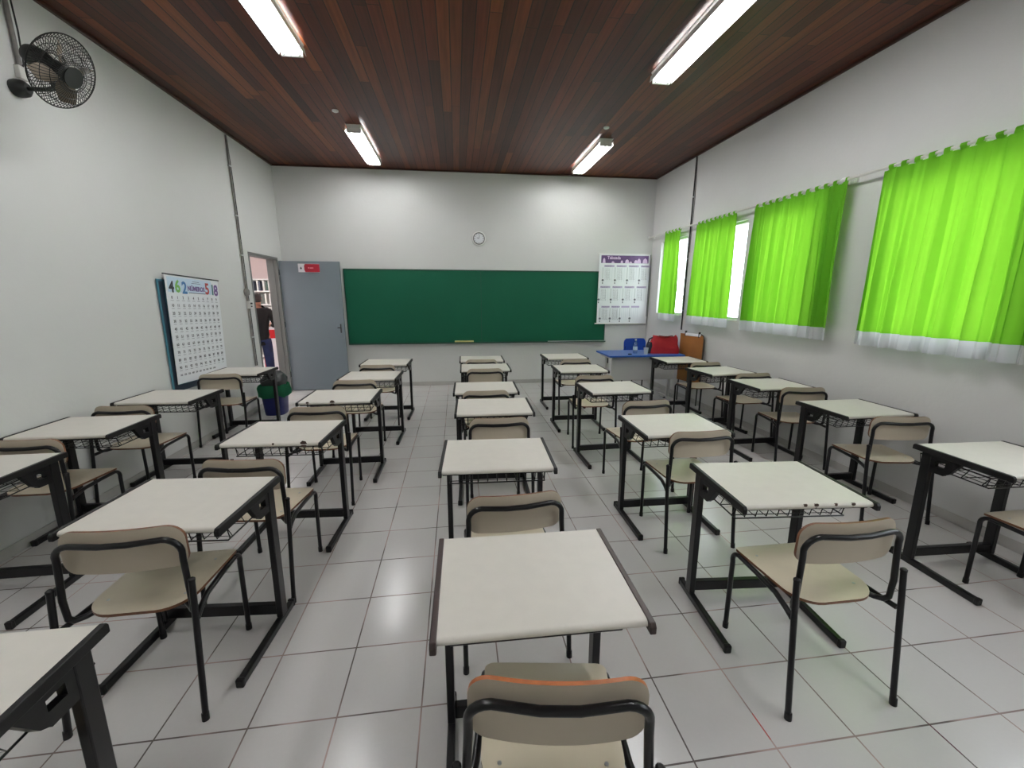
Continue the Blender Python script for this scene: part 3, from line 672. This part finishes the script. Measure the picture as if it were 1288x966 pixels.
# ------------------------------------------------------------------ wall conduits
e = empty('wall_conduit', (XL, 6.165, .65))
mb = MB(); mb.tube([(.016, -.012, 0), (.016, -.012, 2.97)], .011, 10); mb.build('pipe', M['conduit'], e, smooth=True)
mb = MB(); mb.tube([(.02, .018, 0), (.022, .016, .8), (.02, .02, 1.6), (.02, .015, 2.5), (.018, .0, 2.97)], .0055, 8); mb.build('cable', M['cable'], e, smooth=True)
mb = MB(); mb.lathe((0, -.01, 1.02), [(.05, .002), (.052, .03), (.04, .042)], 20, 'X'); mb.build('round_box', M['conduit'], e, smooth=True)
mb = MB(); mb.box(0, .045, -.03, .035, .80, .90); mb.build('switch_box', M['offwhite'], e, bevel=.004)
mb = MB(); mb.lathe((.045, .003, .87), [(.012, 0), (.012, .02)], 10, 'X'); mb.lathe((.045, .003, .83), [(.009, 0), (.009, .015)], 10, 'X'); mb.build('switch', M['cable'], e)
for z in (.4, 1.5, 2.0, 2.6): mb = MB(); mb.box(0, .03, -.028, .006, z, z+.015); mb.build('clamp', M['alu'], e)
tag(e, 'vertical conduit with round box on the left wall beside the door', 'conduit')
e = empty('wall_conduit', (XR, 6.235, 1.1))
mb = MB(); mb.tube([(-.012, 0, 0), (-.012, 0, 2.58)], .010, 10); mb.build('pipe', M['cable'], e, smooth=True)
mb = MB(); mb.tube([(-.012, -.03, 1.2), (-.014, -.05, 1.9), (-.012, -.035, 2.3), (-.012, -.02, 2.58)], .005, 8); mb.build('cable', M['conduit'], e, smooth=True)
for z in (.3, 1.1, 2.0): mb = MB(); mb.box(-.026, 0, -.016, .016, z, z+.015); mb.build('clamp', M['alu'], e)
tag(e, 'dark vertical conduit on the window wall between two windows', 'conduit')

# ------------------------------------------------------------------ wall fan
FB = Vector((XL, 3.47, 2.979))
e = empty('wall_fan', FB)
mb = MB(); mb.lathe((0, 0, 0), [(.050, .0), (.054, .025), (.048, .06), (.03, .08)], 18, 'X'); mb.build('wall_mount', M['fanblack'], e, smooth=True)
fc = Vector((-2.36, 3.19, 2.975))-FB; nrm = Vector((.875, -.03, -.473)).normalized()
mb = MB(); mb.tube([(.08, 0, .0), (.20, -.02, -.005), (.30, -.08, -.02)], .013, 10); mb.build('arm', M['fanblack'], e, smooth=True)
q = nrm.to_track_quat('Z', 'Y').to_matrix()
def fp(x, y, z): return fc + q @ Vector((x, y, z))
R_ = .208
mb = MB()
prof = [(0.02, -.205), (.05, -.195), (.062, -.165), (.062, -.12), (.05, -.08), (.04, -.05)]
vs = []; n = 20
for r0, h in prof: vs += [fp(r0*math.cos(2*PI*k/n), r0*math.sin(2*PI*k/n), h) for k in range(n)]
mb.add(vs, [(i*n+k, i*n+(k+1) % n, (i+1)*n+(k+1) % n, (i+1)*n+k) for i in range(len(prof)-1) for k in range(n)]+[tuple(range(n))[::-1]]); motor = mb.build('motor_housing', M['fanblack'], e, smooth=True)
mb = MB(); mb.tube([fp(0, 0, -.12), Vector((.30, -.08, -.02))], .016, 8); mb.build('tilt_joint', M['fanblack'], motor, smooth=True)
for sgn, nm in ((-1, 'rear_guard'), (1, 'front_guard')):
    mb = MB(); nr = 64
    for rr, zz in ((R_, 0), (R_*.82, .035*sgn), (R_*.62, .05*sgn), (R_*.42, .058*sgn), (.07, .062*sgn)):
        mb.tube([fp(rr*math.cos(2*PI*k/40), rr*math.sin(2*PI*k/40), zz) for k in range(40)], .004 if rr == R_ else .0022, 6 if rr == R_ else 4, closed=True)
    for k in range(nr):
        a = 2*PI*k/nr; c_, s_ = math.cos(a), math.sin(a)
        mb.tube([fp(R_*c_, R_*s_, 0), fp(R_*.82*c_, R_*.82*s_, .035*sgn), fp(R_*.5*c_, R_*.5*s_, .056*sgn), fp(.07*c_, .07*s_, .062*sgn)], .0018, 4)
    if sgn > 0:
        vs = [fp(.06*math.cos(2*PI*k/20), .06*math.sin(2*PI*k/20), z) for z in (.060, .066) for k in range(20)]
        mb.add(vs, [tuple(range(20))[::-1], tuple(range(20, 40))]+[(k, (k+1) % 20, 20+(k+1) % 20, 20+k) for k in range(20)])
    mb.build(nm, M['fanblack'], e)
for b_ in range(4):
    a0 = 2*PI*b_/4+.5; mb = MB(); G = []
    for i in range(7):
        rr = .05+(R_*.86-.05)*i/6; wd = .35+.28*math.sin(PI*min(1, i/5.5))
        for j in range(6):
            s = j/5-.5; a = a0+s*wd*(1.6-.9*i/6); G.append(fp(rr*math.cos(a), rr*math.sin(a), s*.05))
    G2 = [g+q@Vector((0, 0, .003)) for g in G]; f_ = [(i*6+j, i*6+j+1, (i+1)*6+j+1, (i+1)*6+j) for i in range(6) for j in range(5)]
    mb.add(G+G2, f_+[tuple(42+x for x in f[::-1]) for f in f_]+[(j, j+1, 42+j+1, 42+j) for j in range(5)]+[(36+j, 37+j, 79+j, 78+j) for j in range(5)]+[(i*6, (i+1)*6, 42+(i+1)*6, 42+i*6) for i in range(6)]+[(i*6+5, (i+1)*6+5, 47+(i+1)*6, 47+i*6) for i in range(6)])
    mb.build('blade', M['fanblade'], e, smooth=True)
mb = MB(); prof = [(.045, -.06), (.05, -.03), (.05, .02), (.03, .035)]; vs = []
for r0, h in prof: vs += [fp(r0*math.cos(2*PI*k/n), r0*math.sin(2*PI*k/n), h) for k in range(n)]
mb.add(vs, [(i*n+k, i*n+(k+1) % n, (i+1)*n+(k+1) % n, (i+1)*n+k) for i in range(len(prof)-1) for k in range(n)]+[tuple(3*n+k for k in range(n))]); mb.build('hub', M['fanblack'], e, smooth=True)
tag(e, 'black caged wall fan high on the left wall', 'fan')
e = empty('fan_conduit', (XL, 3.49, 3.05))
mb = MB(); mb.tube([(.016, .03, .07), (.016, .03, .59)], .013, 10); mb.build('pipe', M['conduit'], e, smooth=True)
mb = MB(); mb.tube([(.03, .05, .60), (.034, .052, .3), (.03, .045, .10), (.03, .02, .05)], .005, 6); mb.build('cable', M['cable'], e, smooth=True)
mb = MB(); mb.box(0, .035, .0, .06, .0, .08); mb.build('outlet_box', M['offwhite'], e, bevel=.005)
tag(e, 'grey conduit dropping from the ceiling to the wall fan', 'conduit')

# ------------------------------------------------------------------ ceiling lights
def fixture():
    e = empty('ceiling_light', (0, 0, 0)); l = .66
    mb = MB(); mb.prism([(-.10, 0), (.10, 0), (.075, -.045), (-.075, -.045)], lambda p: (p[0], -l, p[1]), lambda p: (p[0], l, p[1])); mb.build('body', M['white'], e, bevel=.004)
    for s in (-1, 1):
        mb = MB(); mb.prism([(s*.085, -.045), (s*.105, -.082), (s*.1075, -.082), (s*.10, -.03)], lambda p: (p[0], -l, p[1]), lambda p: (p[0], l, p[1])); mb.build('reflector', M['white'], e)
    for s in (-1, 1):
        mb = MB(); y = s*(l-.012); mb.box(-.085, .085, y-.012, y+.012, -.095, -.045); mb.build('end_holder', M['white'], e, bevel=.004)
    for x in (-.056, 0, .056):
        mb = MB(); mb.tube([(x, -l+.03, -.075), (x, l-.03, -.075)], .0165, 12); t = mb.build('tube', M['tube'], e, smooth=True)
        mb = MB(); mb.tube([(x, -l+.022, -.075), (x, -l+.045, -.075)], .0175, 10); mb.tube([(x, l-.045, -.075), (x, l-.022, -.075)], .0175, 10); mb.build('tube_cap', M['alu'], t, smooth=True)
    return e
fx = fixture(); first = True
for x, y, lab in ((-1.19, 6.37, 'lit ceiling light near the back wall, left of the chalkboard centre'), (2.03, 6.43, 'lit ceiling light near the back wall, on the right'), (-1.30, 3.44, 'lit ceiling light at the top left, cut by the photo edge'), (1.96, 3.48, 'long lit ceiling light at the top right, cut by the photo edge'),
                  (-1.30, .5, 'unseen ceiling light added above and behind the camera on the left'), (1.96, .5, 'unseen ceiling light added above and behind the camera on the right')):  # this pair is out of view, added for the lighting
    o = fx if first else copy_tree(fx); first = False
    o.location = (x, y, zc(x)-.001); o.rotation_euler = (0, math.atan((ZL-ZR)/(XR-XL)), 0); tag(o, lab, 'ceiling light', 'fluorescent ceiling lights')
for x, y, lab in ((-1.30, 5.35, 'small white ceiling box before the far left light'), (1.90, 5.42, 'small white ceiling box before the far right light')):
    mb = MB(); mb.lathe((0, 0, 0), [(.035, 0), (.035, -.012), (.02, -.02)], 16); o = mb.build('ceiling_rose', M['white'], smooth=True, loc=(x, y, zc(x))); tag(o, lab, 'ceiling rose', 'ceiling roses')

# ------------------------------------------------------------------ teacher's corner
e = empty('teacher_table', (2.84, 6.065, 0)); w, d = .60, .31
mb = MB(); mb.box(-w, w, -d, d, .735, .762); mb.build('tabletop', M['bluetable'], e, bevel=.006)
mb = MB(); mb.box(-w+.08, w-.08, -d+.13, -d+.148, .36, .734); mb.build('modesty_panel', M['panel'], e)
for s in (-1, 1):
    mb = MB(); mb.box(s*(w-.07)-.02, s*(w-.07)+.02, -d+.06, d-.06, .70, .734); mb.box(s*(w-.07)-.02, s*(w-.07)+.02, -.03, .03, .04, .70); mb.box(s*(w-.07)-.02, s*(w-.07)+.02, -d+.04, d-.04, 0, .04); mb.build('leg', M['offwhite'], e, bevel=.004)
mb = MB(); mb.box(-w+.048, -w+.052, -.12, -.08, .62, .70); mb.build('side_slot', M['cable'], e)
tag(e, 'blue topped teacher table in the far right corner', 'table')
e = empty('teacher_chair', (3.15, 6.72, 0)); e.rotation_euler = (0, 0, PI)   # faces the room
mb = MB(); V = []; nx_, nz_ = 10, 8
for th in (0, -.008):
    for j in range(nz_+1):
        z = .62+.27*j/nz_; hw = .205 if j < nz_-1 else (.195 if j == nz_-1 else .165)
        for i in range(nx_+1): u = -1+2*i/nx_; V.append((u*hw, -.20-.03*(1-u*u)-.02*j/nz_+th, z))
k = (nx_+1)*(nz_+1); f_ = [(j*(nx_+1)+i, j*(nx_+1)+i+1, (j+1)*(nx_+1)+i+1, (j+1)*(nx_+1)+i) for j in range(nz_) for i in range(nx_)]
per = [i for i in range(nx_+1)]+[j*(nx_+1)+nx_ for j in range(1, nz_+1)]+[nz_*(nx_+1)+i for i in range(nx_-1, -1, -1)]+[j*(nx_+1) for j in range(nz_-1, 0, -1)]
mb.add(V, f_+[tuple(k+x for x in f[::-1]) for f in f_]+[(per[a], per[(a+1) % len(per)], k+per[(a+1) % len(per)], k+per[a]) for a in range(len(per))]); mb.build('backrest', M['bluechair'], e, smooth=True)
mb = MB(); mb.box(-.20, .20, -.19, .20, .43, .445); mb.build('seat', M['bluechair'], e, bevel=.006)
for sx_ in (-1, 1):
    mb = MB(); mb.tube([(sx_*.20, .20, 0), (sx_*.19, .18, .425)], .011, 8); mb.build('leg', M['black'], e, smooth=True)
    mb = MB(); mb.tube([(sx_*.20, -.24, 0), (sx_*.185, -.205, .43), (sx_*.18, -.225, .75)], .011, 8); mb.build('leg', M['black'], e, smooth=True)
tag(e, 'blue plastic chair behind the teacher table', 'chair')
# bottle, cup, bag
e = empty('water_bottle', (2.73, 5.98, .762))
mb = MB(); mb.lathe((0, 0, 0), [(.028, 0), (.034, .008), (.034, .05), (.031, .08), (.034, .11), (.034, .14), (.026, .17), (.013, .19), (.013, .205)], 18); mb.build('bottle_body', M['clear'], e, smooth=True)
mb = MB(); mb.lathe((0, 0, 0), [(.015, .203), (.015, .222)], 14); mb.build('cap', M['white'], e)
mb = MB(); mb.lathe((0, 0, 0), [(.0348, .055), (.0348, .105)], 18); mb.build('bottle_label', M['skyprint'], e, smooth=True)
tag(e, 'clear plastic water bottle on the blue table', 'bottle')
mb = MB(); mb.lathe((0, 0, 0), [(.026, 0), (.036, .10), (.038, .102), (.034, .10), (.024, .004)], 18); o = mb.build('plastic_cup', M['white'], smooth=True, loc=(2.85, 5.86, .762)); tag(o, 'white cup beside the bottle on the blue table', 'cup')
mb = MB(); mb.lathe((0, 0, 0), [(.03, 0), (.03, .012), (.012, .016)], 14); o = mb.build('small_dark_lid', M['navy'], smooth=True, loc=(2.60, 5.87, .762)); tag(o, 'small dark round object near the front of the blue table', 'lid')
e = empty('handbag', (3.20, 5.98, .762)); e.rotation_euler = (0, 0, -.15)
mb = MB(); nU, nV = 28, 9; rnd = random.Random(3)
vs = []
for j in range(nV+1):
    t = j/nV; z = .27*t
    for i in range(nU):
        a = 2*PI*i/nU; ce, se = math.cos(a), math.sin(a)
        sx_ = (abs(ce)**.45)*(1 if ce > 0 else -1); sy_ = (abs(se)**.6)*(1 if se > 0 else -1)
        wx = .215-.02*t+.015*math.sin(3*t+1); wy = .085*(1-.65*t)+.01
        zz = z-.03*(1-abs(sx_))*t*(1 if t > .8 else t)+.012*math.sin(5*a)*t
        vs.append((wx*sx_+.008*math.sin(9*t+a*2), wy*sy_+.01*math.sin(7*t+3*a), max(0, zz)))
mb.add(vs, [(j*nU+i, j*nU+(i+1) % nU, (j+1)*nU+(i+1) % nU, (j+1)*nU+i) for j in range(nV) for i in range(nU)]+[tuple(range(nU))[::-1], tuple(nV*nU+i for i in range(nU))]); mb.build('bag_body', M['red'], e, smooth=True)
mb = MB(); mb.lathe((-.225, 0, .0), [(.045, .0), (.055, .03), (.055, .12), (.035, .17)], 12); mb.build('side_pocket', M['navy'], e, smooth=True)
mb = MB(); mb.tube([(-.19, .0, .24), (-.24, -.01, .22), (-.27, -.02, .12), (-.275, -.03, .03), (-.25, -.05, .008)], .009, 6); mb.build('strap', M['navy'], e, smooth=True)
mb = MB(); mb.tube([(-.12, -.03, .25), (-.10, -.05, .275), (0, -.055, .262), (.10, -.05, .275), (.12, -.03, .25)], .007, 6); mb.build('handle', mat('dark_red_leather', lin(90, 12, 24), .5), e, smooth=True)
tag(e, 'red handbag with dark side pocket on the teacher table', 'bag')
# brown panel on legs by the right wall
A, B = Vector((3.463, 5.985, 0)), Vector((3.565, 5.535, 0)); dr = (B-A); ln = dr.length; ang = math.atan2(dr.y, dr.x)
e = empty('wooden_panel_stand', A, ang)
mb = MB(); pr = [(0, .34), (ln-.02, .34), (ln, .42)]+[(ln-.05+.05*math.cos(a), 1.02+.05*math.sin(a)) for a in [PI/2*i/6 for i in range(7)]]+[(0, 1.07)]
mb.prism(pr, lambda p: (p[0], 0, p[1]), lambda p: (p[0], .018, p[1])); mb.build('panel', M['brownwood'], e)
mb = MB(); mb.tube([(ln+.008, .01, .36), (ln+.008, .01, 1.0), (ln-.015, .01, 1.065), (ln-.06, .01, 1.083)], .009, 8); mb.build('edge_tube', M['darkmetal'], e, smooth=True)
mb = MB(); mb.box(.09, ln-.06, -.002, .022, 1.045, 1.085); mb.build('paper_strip', M['paper'], e)
for x in (.10, ln-.09): mb = MB(); mb.box(x-.006, x+.006, -.005, .024, 1.03, 1.115); mb.build('clip', M['darkmetal'], e)
for x in (.03, ln-.03): mb = MB(); mb.tube([(x, .01, 0), (x, .01, .36)], .010, 8); mb.build('leg', M['darkmetal'], e, smooth=True)
tag(e, 'brown wooden panel with rounded corner standing by the window wall', 'panel')
# items on the floor below the table
rnd = random.Random(5)
for x, y, lab, s in ((3.10, 6.55, 'dark crumpled cloth on the floor under the blue table', .07), (3.36, 6.10, 'small dark scrap on the floor before the brown panel', .04)):
    mb = MB(); n = 12; vs = []
    for r0, h in ((s, 0), (s*.9, s*.3), (s*.5, s*.55), (s*.12, s*.6)):
        vs += [(r0*math.cos(2*PI*k/n)*(1+rnd.uniform(-.25, .25)), .6*r0*math.sin(2*PI*k/n)*(1+rnd.uniform(-.25, .25)), max(0, h+(rnd.uniform(-.1, .1)*s if h else 0))) for k in range(n)]
    mb.add(vs, [(i*n+k, i*n+(k+1) % n, (i+1)*n+(k+1) % n, (i+1)*n+k) for i in range(3) for k in range(n)]+[tuple(range(n))[::-1], tuple(3*n+k for k in range(n))]); o = mb.build('crumpled_cloth', M['navy'], smooth=True, loc=(x, y, 0)); tag(o, lab, 'cloth')
# red pen marks in the tile joints
for x, y, a, l, lab, in ((1.142, 1.13, math.radians(90), .10, 'short red line drawn along a tile joint, bottom right'), (1.805, 1.0, math.radians(90), .12, 'dark red mark in a tile joint at the bottom right corner')):
    mb = MB(); mb.box(-l/2, l/2, -.002, .002, .0, .0008); o = mb.build('pen_mark', M['redprint'] if x < 1.5 else mat('dark_red_ink', lin(90, 30, 50), .5), loc=(x, y, .0), rotz=a); tag(o, lab, 'pen mark', 'pen marks on the floor')

# ------------------------------------------------------------------ waste bin
e = empty('waste_bin', (-2.555, 5.93, 0))
def sq(r, n=32, k=.55): return [(r*(abs(math.cos(a))**k)*(1 if math.cos(a) > 0 else -1), r*(abs(math.sin(a))**k)*(1 if math.sin(a) > 0 else -1)) for a in [2*PI*i/n for i in range(n)]]
def loft(mb, levels, cap0=True, cap1=True, mi=0):
    n = len(levels[0]); vs = [v for l in levels for v in l]; fs = [(i*n+k, i*n+(k+1) % n, (i+1)*n+(k+1) % n, (i+1)*n+k) for i in range(len(levels)-1) for k in range(n)]
    if cap0: fs.append(tuple(range(n))[::-1])
    if cap1: fs.append(tuple((len(levels)-1)*n+k for k in range(n)))
    mb.add(vs, fs, mi)
mb = MB(); loft(mb, [[(x, y, z) for x, y in sq(r)] for r, z in ((.125, 0), (.13, .02), (.155, .36), (.165, .37), (.165, .385), (.15, .385), (.12, .02))]); mb.build('bin_body', M['bluebin'], e, smooth=True)
rnd = random.Random(9); mb = MB(); lv = []
for r, z, j in ((.178, .27, .02), (.184, .32, .018), (.182, .385, .01), (.172, .425, .012), (.150, .41, .01), (.11, .36, .0)):
    lv.append([(x*(1+rnd.uniform(-j, j)*4), y*(1+rnd.uniform(-j, j)*4), z+rnd.uniform(-j, j)) for x, y in sq(r)])
loft(mb, lv, False, False); mb.build('green_liner', M['greenbag'], e, smooth=True)
mb = MB(); lv = []
for r, z, j in ((.12, .37, .0), (.145, .44, .02), (.15, .50, .03), (.12, .56, .04), (.06, .595, .03), (.02, .60, .01)):
    lv.append([(x*(1+rnd.uniform(-j, j)*3)+.01, y*(1+rnd.uniform(-j, j)*3), z+rnd.uniform(-j, j)*.6) for x, y in sq(r, 20)])
loft(mb, lv); mb.build('rubbish_heap', M['blackbag'], e, smooth=True)
tag(e, 'blue waste bin with green liner by the door', 'bin')

# ------------------------------------------------------------------ beyond the door
e = empty('bookshelf', (-4.75, 11.2, 0)); w = 1.3
mb = MB(); mb.box(-w, -w+.03, 0, .3, 0, 2.02); mb.box(w-.03, w, 0, .3, 0, 2.02); mb.box(-w+.03, w-.03, .28, .3, 0, 2.02); mb.build('carcass', M['white'], e)
SH = [.05, .38, .71, 1.04, 1.37, 1.70]
for z in SH+[1.99]: mb = MB(); mb.box(-w+.03, w-.03, 0, .28, z, z+.025); mb.build('shelf', M['white'], e)
tag(e, 'white bookshelf full of books seen through the doorway', 'bookshelf')
protos = []
for i, mm in enumerate(M['books']):
    mb = MB(); hh = (.24, .22, .26, .21, .235)[i]; mb.box(-.018, .018, 0, .17, 0, hh); protos.append(mb.build('book', mm, bevel=.002))
used = set(); rnd = random.Random(2)
for z in SH[2:]:
    x = -5.2+rnd.uniform(0, .05)
    while x < -3.9:
        k = rnd.choice([0, 1, 2, 3, 4, 2]); 
        if k in used: b_ = protos[k].copy(); COL.objects.link(b_)
        else: b_ = protos[k]; used.add(k)
        b_.location = (x, 11.23, z+.025); tag(b_, '%s book on the %s shelf seen through the doorway' % (('grey', 'dark green', 'white', 'brown', 'slate')[k], ('', '', 'third highest', 'fourth', 'second highest', 'top')[SH.index(z)] if z != SH[3] else 'waist high'), 'book', 'books on the library shelf'); x += .042 if rnd.random() < .9 else .1
for k, b_ in enumerate(protos):
    if k not in used: bpy.data.objects.remove(b_)
e = empty('display_board', (-3.53, 8.75, 0), math.radians(8))
mb = MB(); mb.box(-.30, .30, -.015, .015, .08, 1.20); mb.build('board', M['signwhite'], e)
mb = MB(); mb.box(.30, .335, -.02, .02, 0, 1.24); mb.box(-.335, -.30, -.02, .02, 0, 1.24); mb.box(-.30, .30, -.02, .02, 1.20, 1.24); mb.build('red_frame', M['redboard'], e, bevel=.004)
mb = MB(); mb.box(-.30, .30, -.018, -.0151, .78, .95); mb.box(.05, .30, -.018, -.0151, 1.08, 1.20); mb.build('red_band', M['redboard'], e)
mb = MB(); mb.box(-.34, -.30, -.12, .12, 0, .02); mb.box(.30, .34, -.12, .12, 0, .02); mb.build('foot', M['redboard'], e)
tag(e, 'red framed white display board beyond the doorway', 'display board')
e = empty('added_corridor_light', (-4.6, 9.0, 3.19))  # unseen lamp, added because the corridor needs light
mb = MB(); mb.box(-.5, .5, -1.2, 1.2, -.05, 0); mb.build('body', M['white'], e)
for x in (-.3, 0, .3): mb = MB(); mb.box(x-.1, x+.1, -1.1, 1.1, -.07, -.05); mb.build('tube', M['corrtube'], e)
tag(e, 'unseen ceiling light added to brighten the room beyond the doorway', 'ceiling light')
e = empty('added_corridor_light', (-4.6, 6.2, 3.19))  # second unseen lamp, added to light the doorway end
mb = MB(); mb.box(-.5, .5, -.6, .6, -.05, 0); mb.build('body', M['white'], e)
for x in (-.3, 0, .3): mb = MB(); mb.box(x-.1, x+.1, -.5, .5, -.07, -.05); mb.build('tube', M['corrtube'], e)
tag(e, 'unseen ceiling light added just outside the doorway', 'ceiling light')

# ------------------------------------------------------------------ person seen from behind
def skin_obj(name, verts, edges, radii, mtl, parent=None, root=0, sub=2, loc=None, rotz=0):
    me = bpy.data.meshes.new(name); bm = bmesh.new(); sl = bm.verts.layers.skin.verify(); vs = []
    for v, r in zip(verts, radii):
        bv = bm.verts.new(v); bv[sl].radius = (r, r) if not isinstance(r, tuple) else r; vs.append(bv)
    vs[root][sl].use_root = True
    for a, b_ in edges: bm.edges.new((vs[a], vs[b_]))
    bm.to_mesh(me); bm.free(); me.materials.append(mtl); o = bpy.data.objects.new(name, me); COL.objects.link(o)
    sk = o.modifiers.new('skin', 'SKIN'); sk.use_smooth_shade = True; sb = o.modifiers.new('smooth', 'SUBSURF'); sb.levels = sub; sb.render_levels = sub
    if parent: o.parent = parent
    if loc: o.location = loc; o.rotation_euler = (0, 0, rotz)
    return o
V = []; Rr = []; E_ = []
def nv(p, r, par=None):
    V.append(p); Rr.append(r); i = len(V)-1
    if par is not None: E_.append((par, i))
    return i
# local: facing +Y
pel = nv((0, 0, .90), (.135, .10)); wa = nv((0, .005, 1.05), (.125, .09), pel); chs = nv((0, -.01, 1.25), (.15, .10), wa); nk = nv((0, 0, 1.40), .075, chs); nk2 = nv((0, .01, 1.46), .066, nk)
hd = nv((0, .02, 1.53), (.080, .092), nk2); hd2 = nv((0, .02, 1.60), (.078, .092), hd); hd3 = nv((0, .015, 1.645), (.055, .07), hd2)
def arm(s, elbow, wrist):
    sh = nv((s*.17, -.01, 1.345), .058, chs); el = nv(elbow, .042, sh); wr = nv(wrist, .028, el)
    dv = (Vector(wrist)-Vector(elbow)).normalized(); sd = Vector((0, 0, 1)); sd = (sd-dv*sd.dot(dv)).normalized()
    pm = nv(tuple(Vector(wrist)+dv*.06), (.036, .018), wr)
    for k, (off, ln_) in enumerate(((-.027, .058), (-.009, .072), (.009, .068), (.026, .056))):
        b0 = nv(tuple(Vector(wrist)+dv*.095+sd*off), .0095, pm); b1 = nv(tuple(Vector(wrist)+dv*(.095+ln_*.5)+sd*off+Vector((-s*.01, 0, 0))), .0085, b0); nv(tuple(Vector(wrist)+dv*(.095+ln_*.85)+sd*off+Vector((-s*.03, 0, 0))), .0075, b1)
    t0 = nv(tuple(Vector(wrist)+dv*.045+sd*.045), .0105, wr); nv(tuple(Vector(wrist)+dv*.075+sd*.062), .0085, t0)
arm(1, (.275, -.03, 1.10), (.16, .20, 1.08)); arm(-1, (-.27, -.03, 1.10), (-.14, .21, 1.10))
for s in (-1, 1):
    hp_ = nv((s*.085, 0, .84), .088, pel); kn = nv((s*.10, .01, .48), .058, hp_); an = nv((s*.105, -.01, .09), .038, kn); nv((s*.11, .09, .035), .034, an)
PX, PY, PR = -3.56, 7.98, math.radians(12)
body = skin_obj('person', V, E_, Rr, M['skin'], None, pel, 2, (PX, PY, 0), PR)
tag(body, 'person seen from behind in black jacket and jeans beyond the doorway', 'person')
# head features and clothing as children
mb = MB()
mb.lathe((0, .02, 1.575), [(.03, -.095), (.066, -.07), (.083, -.03), (.088, .01), (.084, .05), (.06, .085), (.02, .098)], 18); hb = mb.build('hair', M['hair'], body, smooth=True)
hb.location = (0, -.018, .0)
mb = MB()
for s in (-1, 1): mb.lathe((s*.076, .02, 1.565), [(.022, -.006), (.026, 0), (.018, .008)], 10, 'X')
mb.prism([(.115, 1.60), (.115, 1.545), (.132, 1.55)], lambda p: (-.010, p[0], p[1]), lambda p: (.010, p[0], p[1])); mb.build('ears_and_nose', M['skin'], body, smooth=True)
V = []; Rr = []; E_ = []
z0_ = nv((0, 0, .73), (.165, .125)); a = nv((0, 0, .88), (.158, .122), z0_); b_ = nv((0, .005, 1.03), (.155, .115), a); c = nv((0, -.01, 1.24), (.175, .125), b_); nk_ = nv((0, 0, 1.385), (.12, .10), c); nv((0, .005, 1.455), (.078, .075), nk_)
for s, el, wr in ((1, (.285, -.03, 1.09), (.175, .17, 1.08)), (-1, (-.28, -.03, 1.09), (-.155, .18, 1.10))):
    sh = nv((s*.185, -.01, 1.335), .078, c); e1 = nv(el, .06, sh); nv(wr, .044, e1)
skin_obj('jacket', V, E_, Rr, M['jacket'], body, 1, 2)
V = []; Rr = []; E_ = []
a = nv((0, 0, .93), (.14, .105))
for s in (-1, 1): h1 = nv((s*.086, 0, .80), .098, a); k1 = nv((s*.095, .01, .48), .085, h1); nv((s*.106, -.01, .08), .062, k1)
skin_obj('jeans', V, E_, Rr, M['jeans'], body, 0, 2)
for s in (-1, 1):
    mb = MB(); loft(mb, [[(s*.11+x*sx_, .045+y*sy_, z) for x, y in sq(1, 20, .8)] for sx_, sy_, z in ((.045, .13, 0), (.048, .135, .02), (.045, .12, .05), (.036, .07, .08))]); mb.build('shoe', M['shoe'], body, smooth=True)
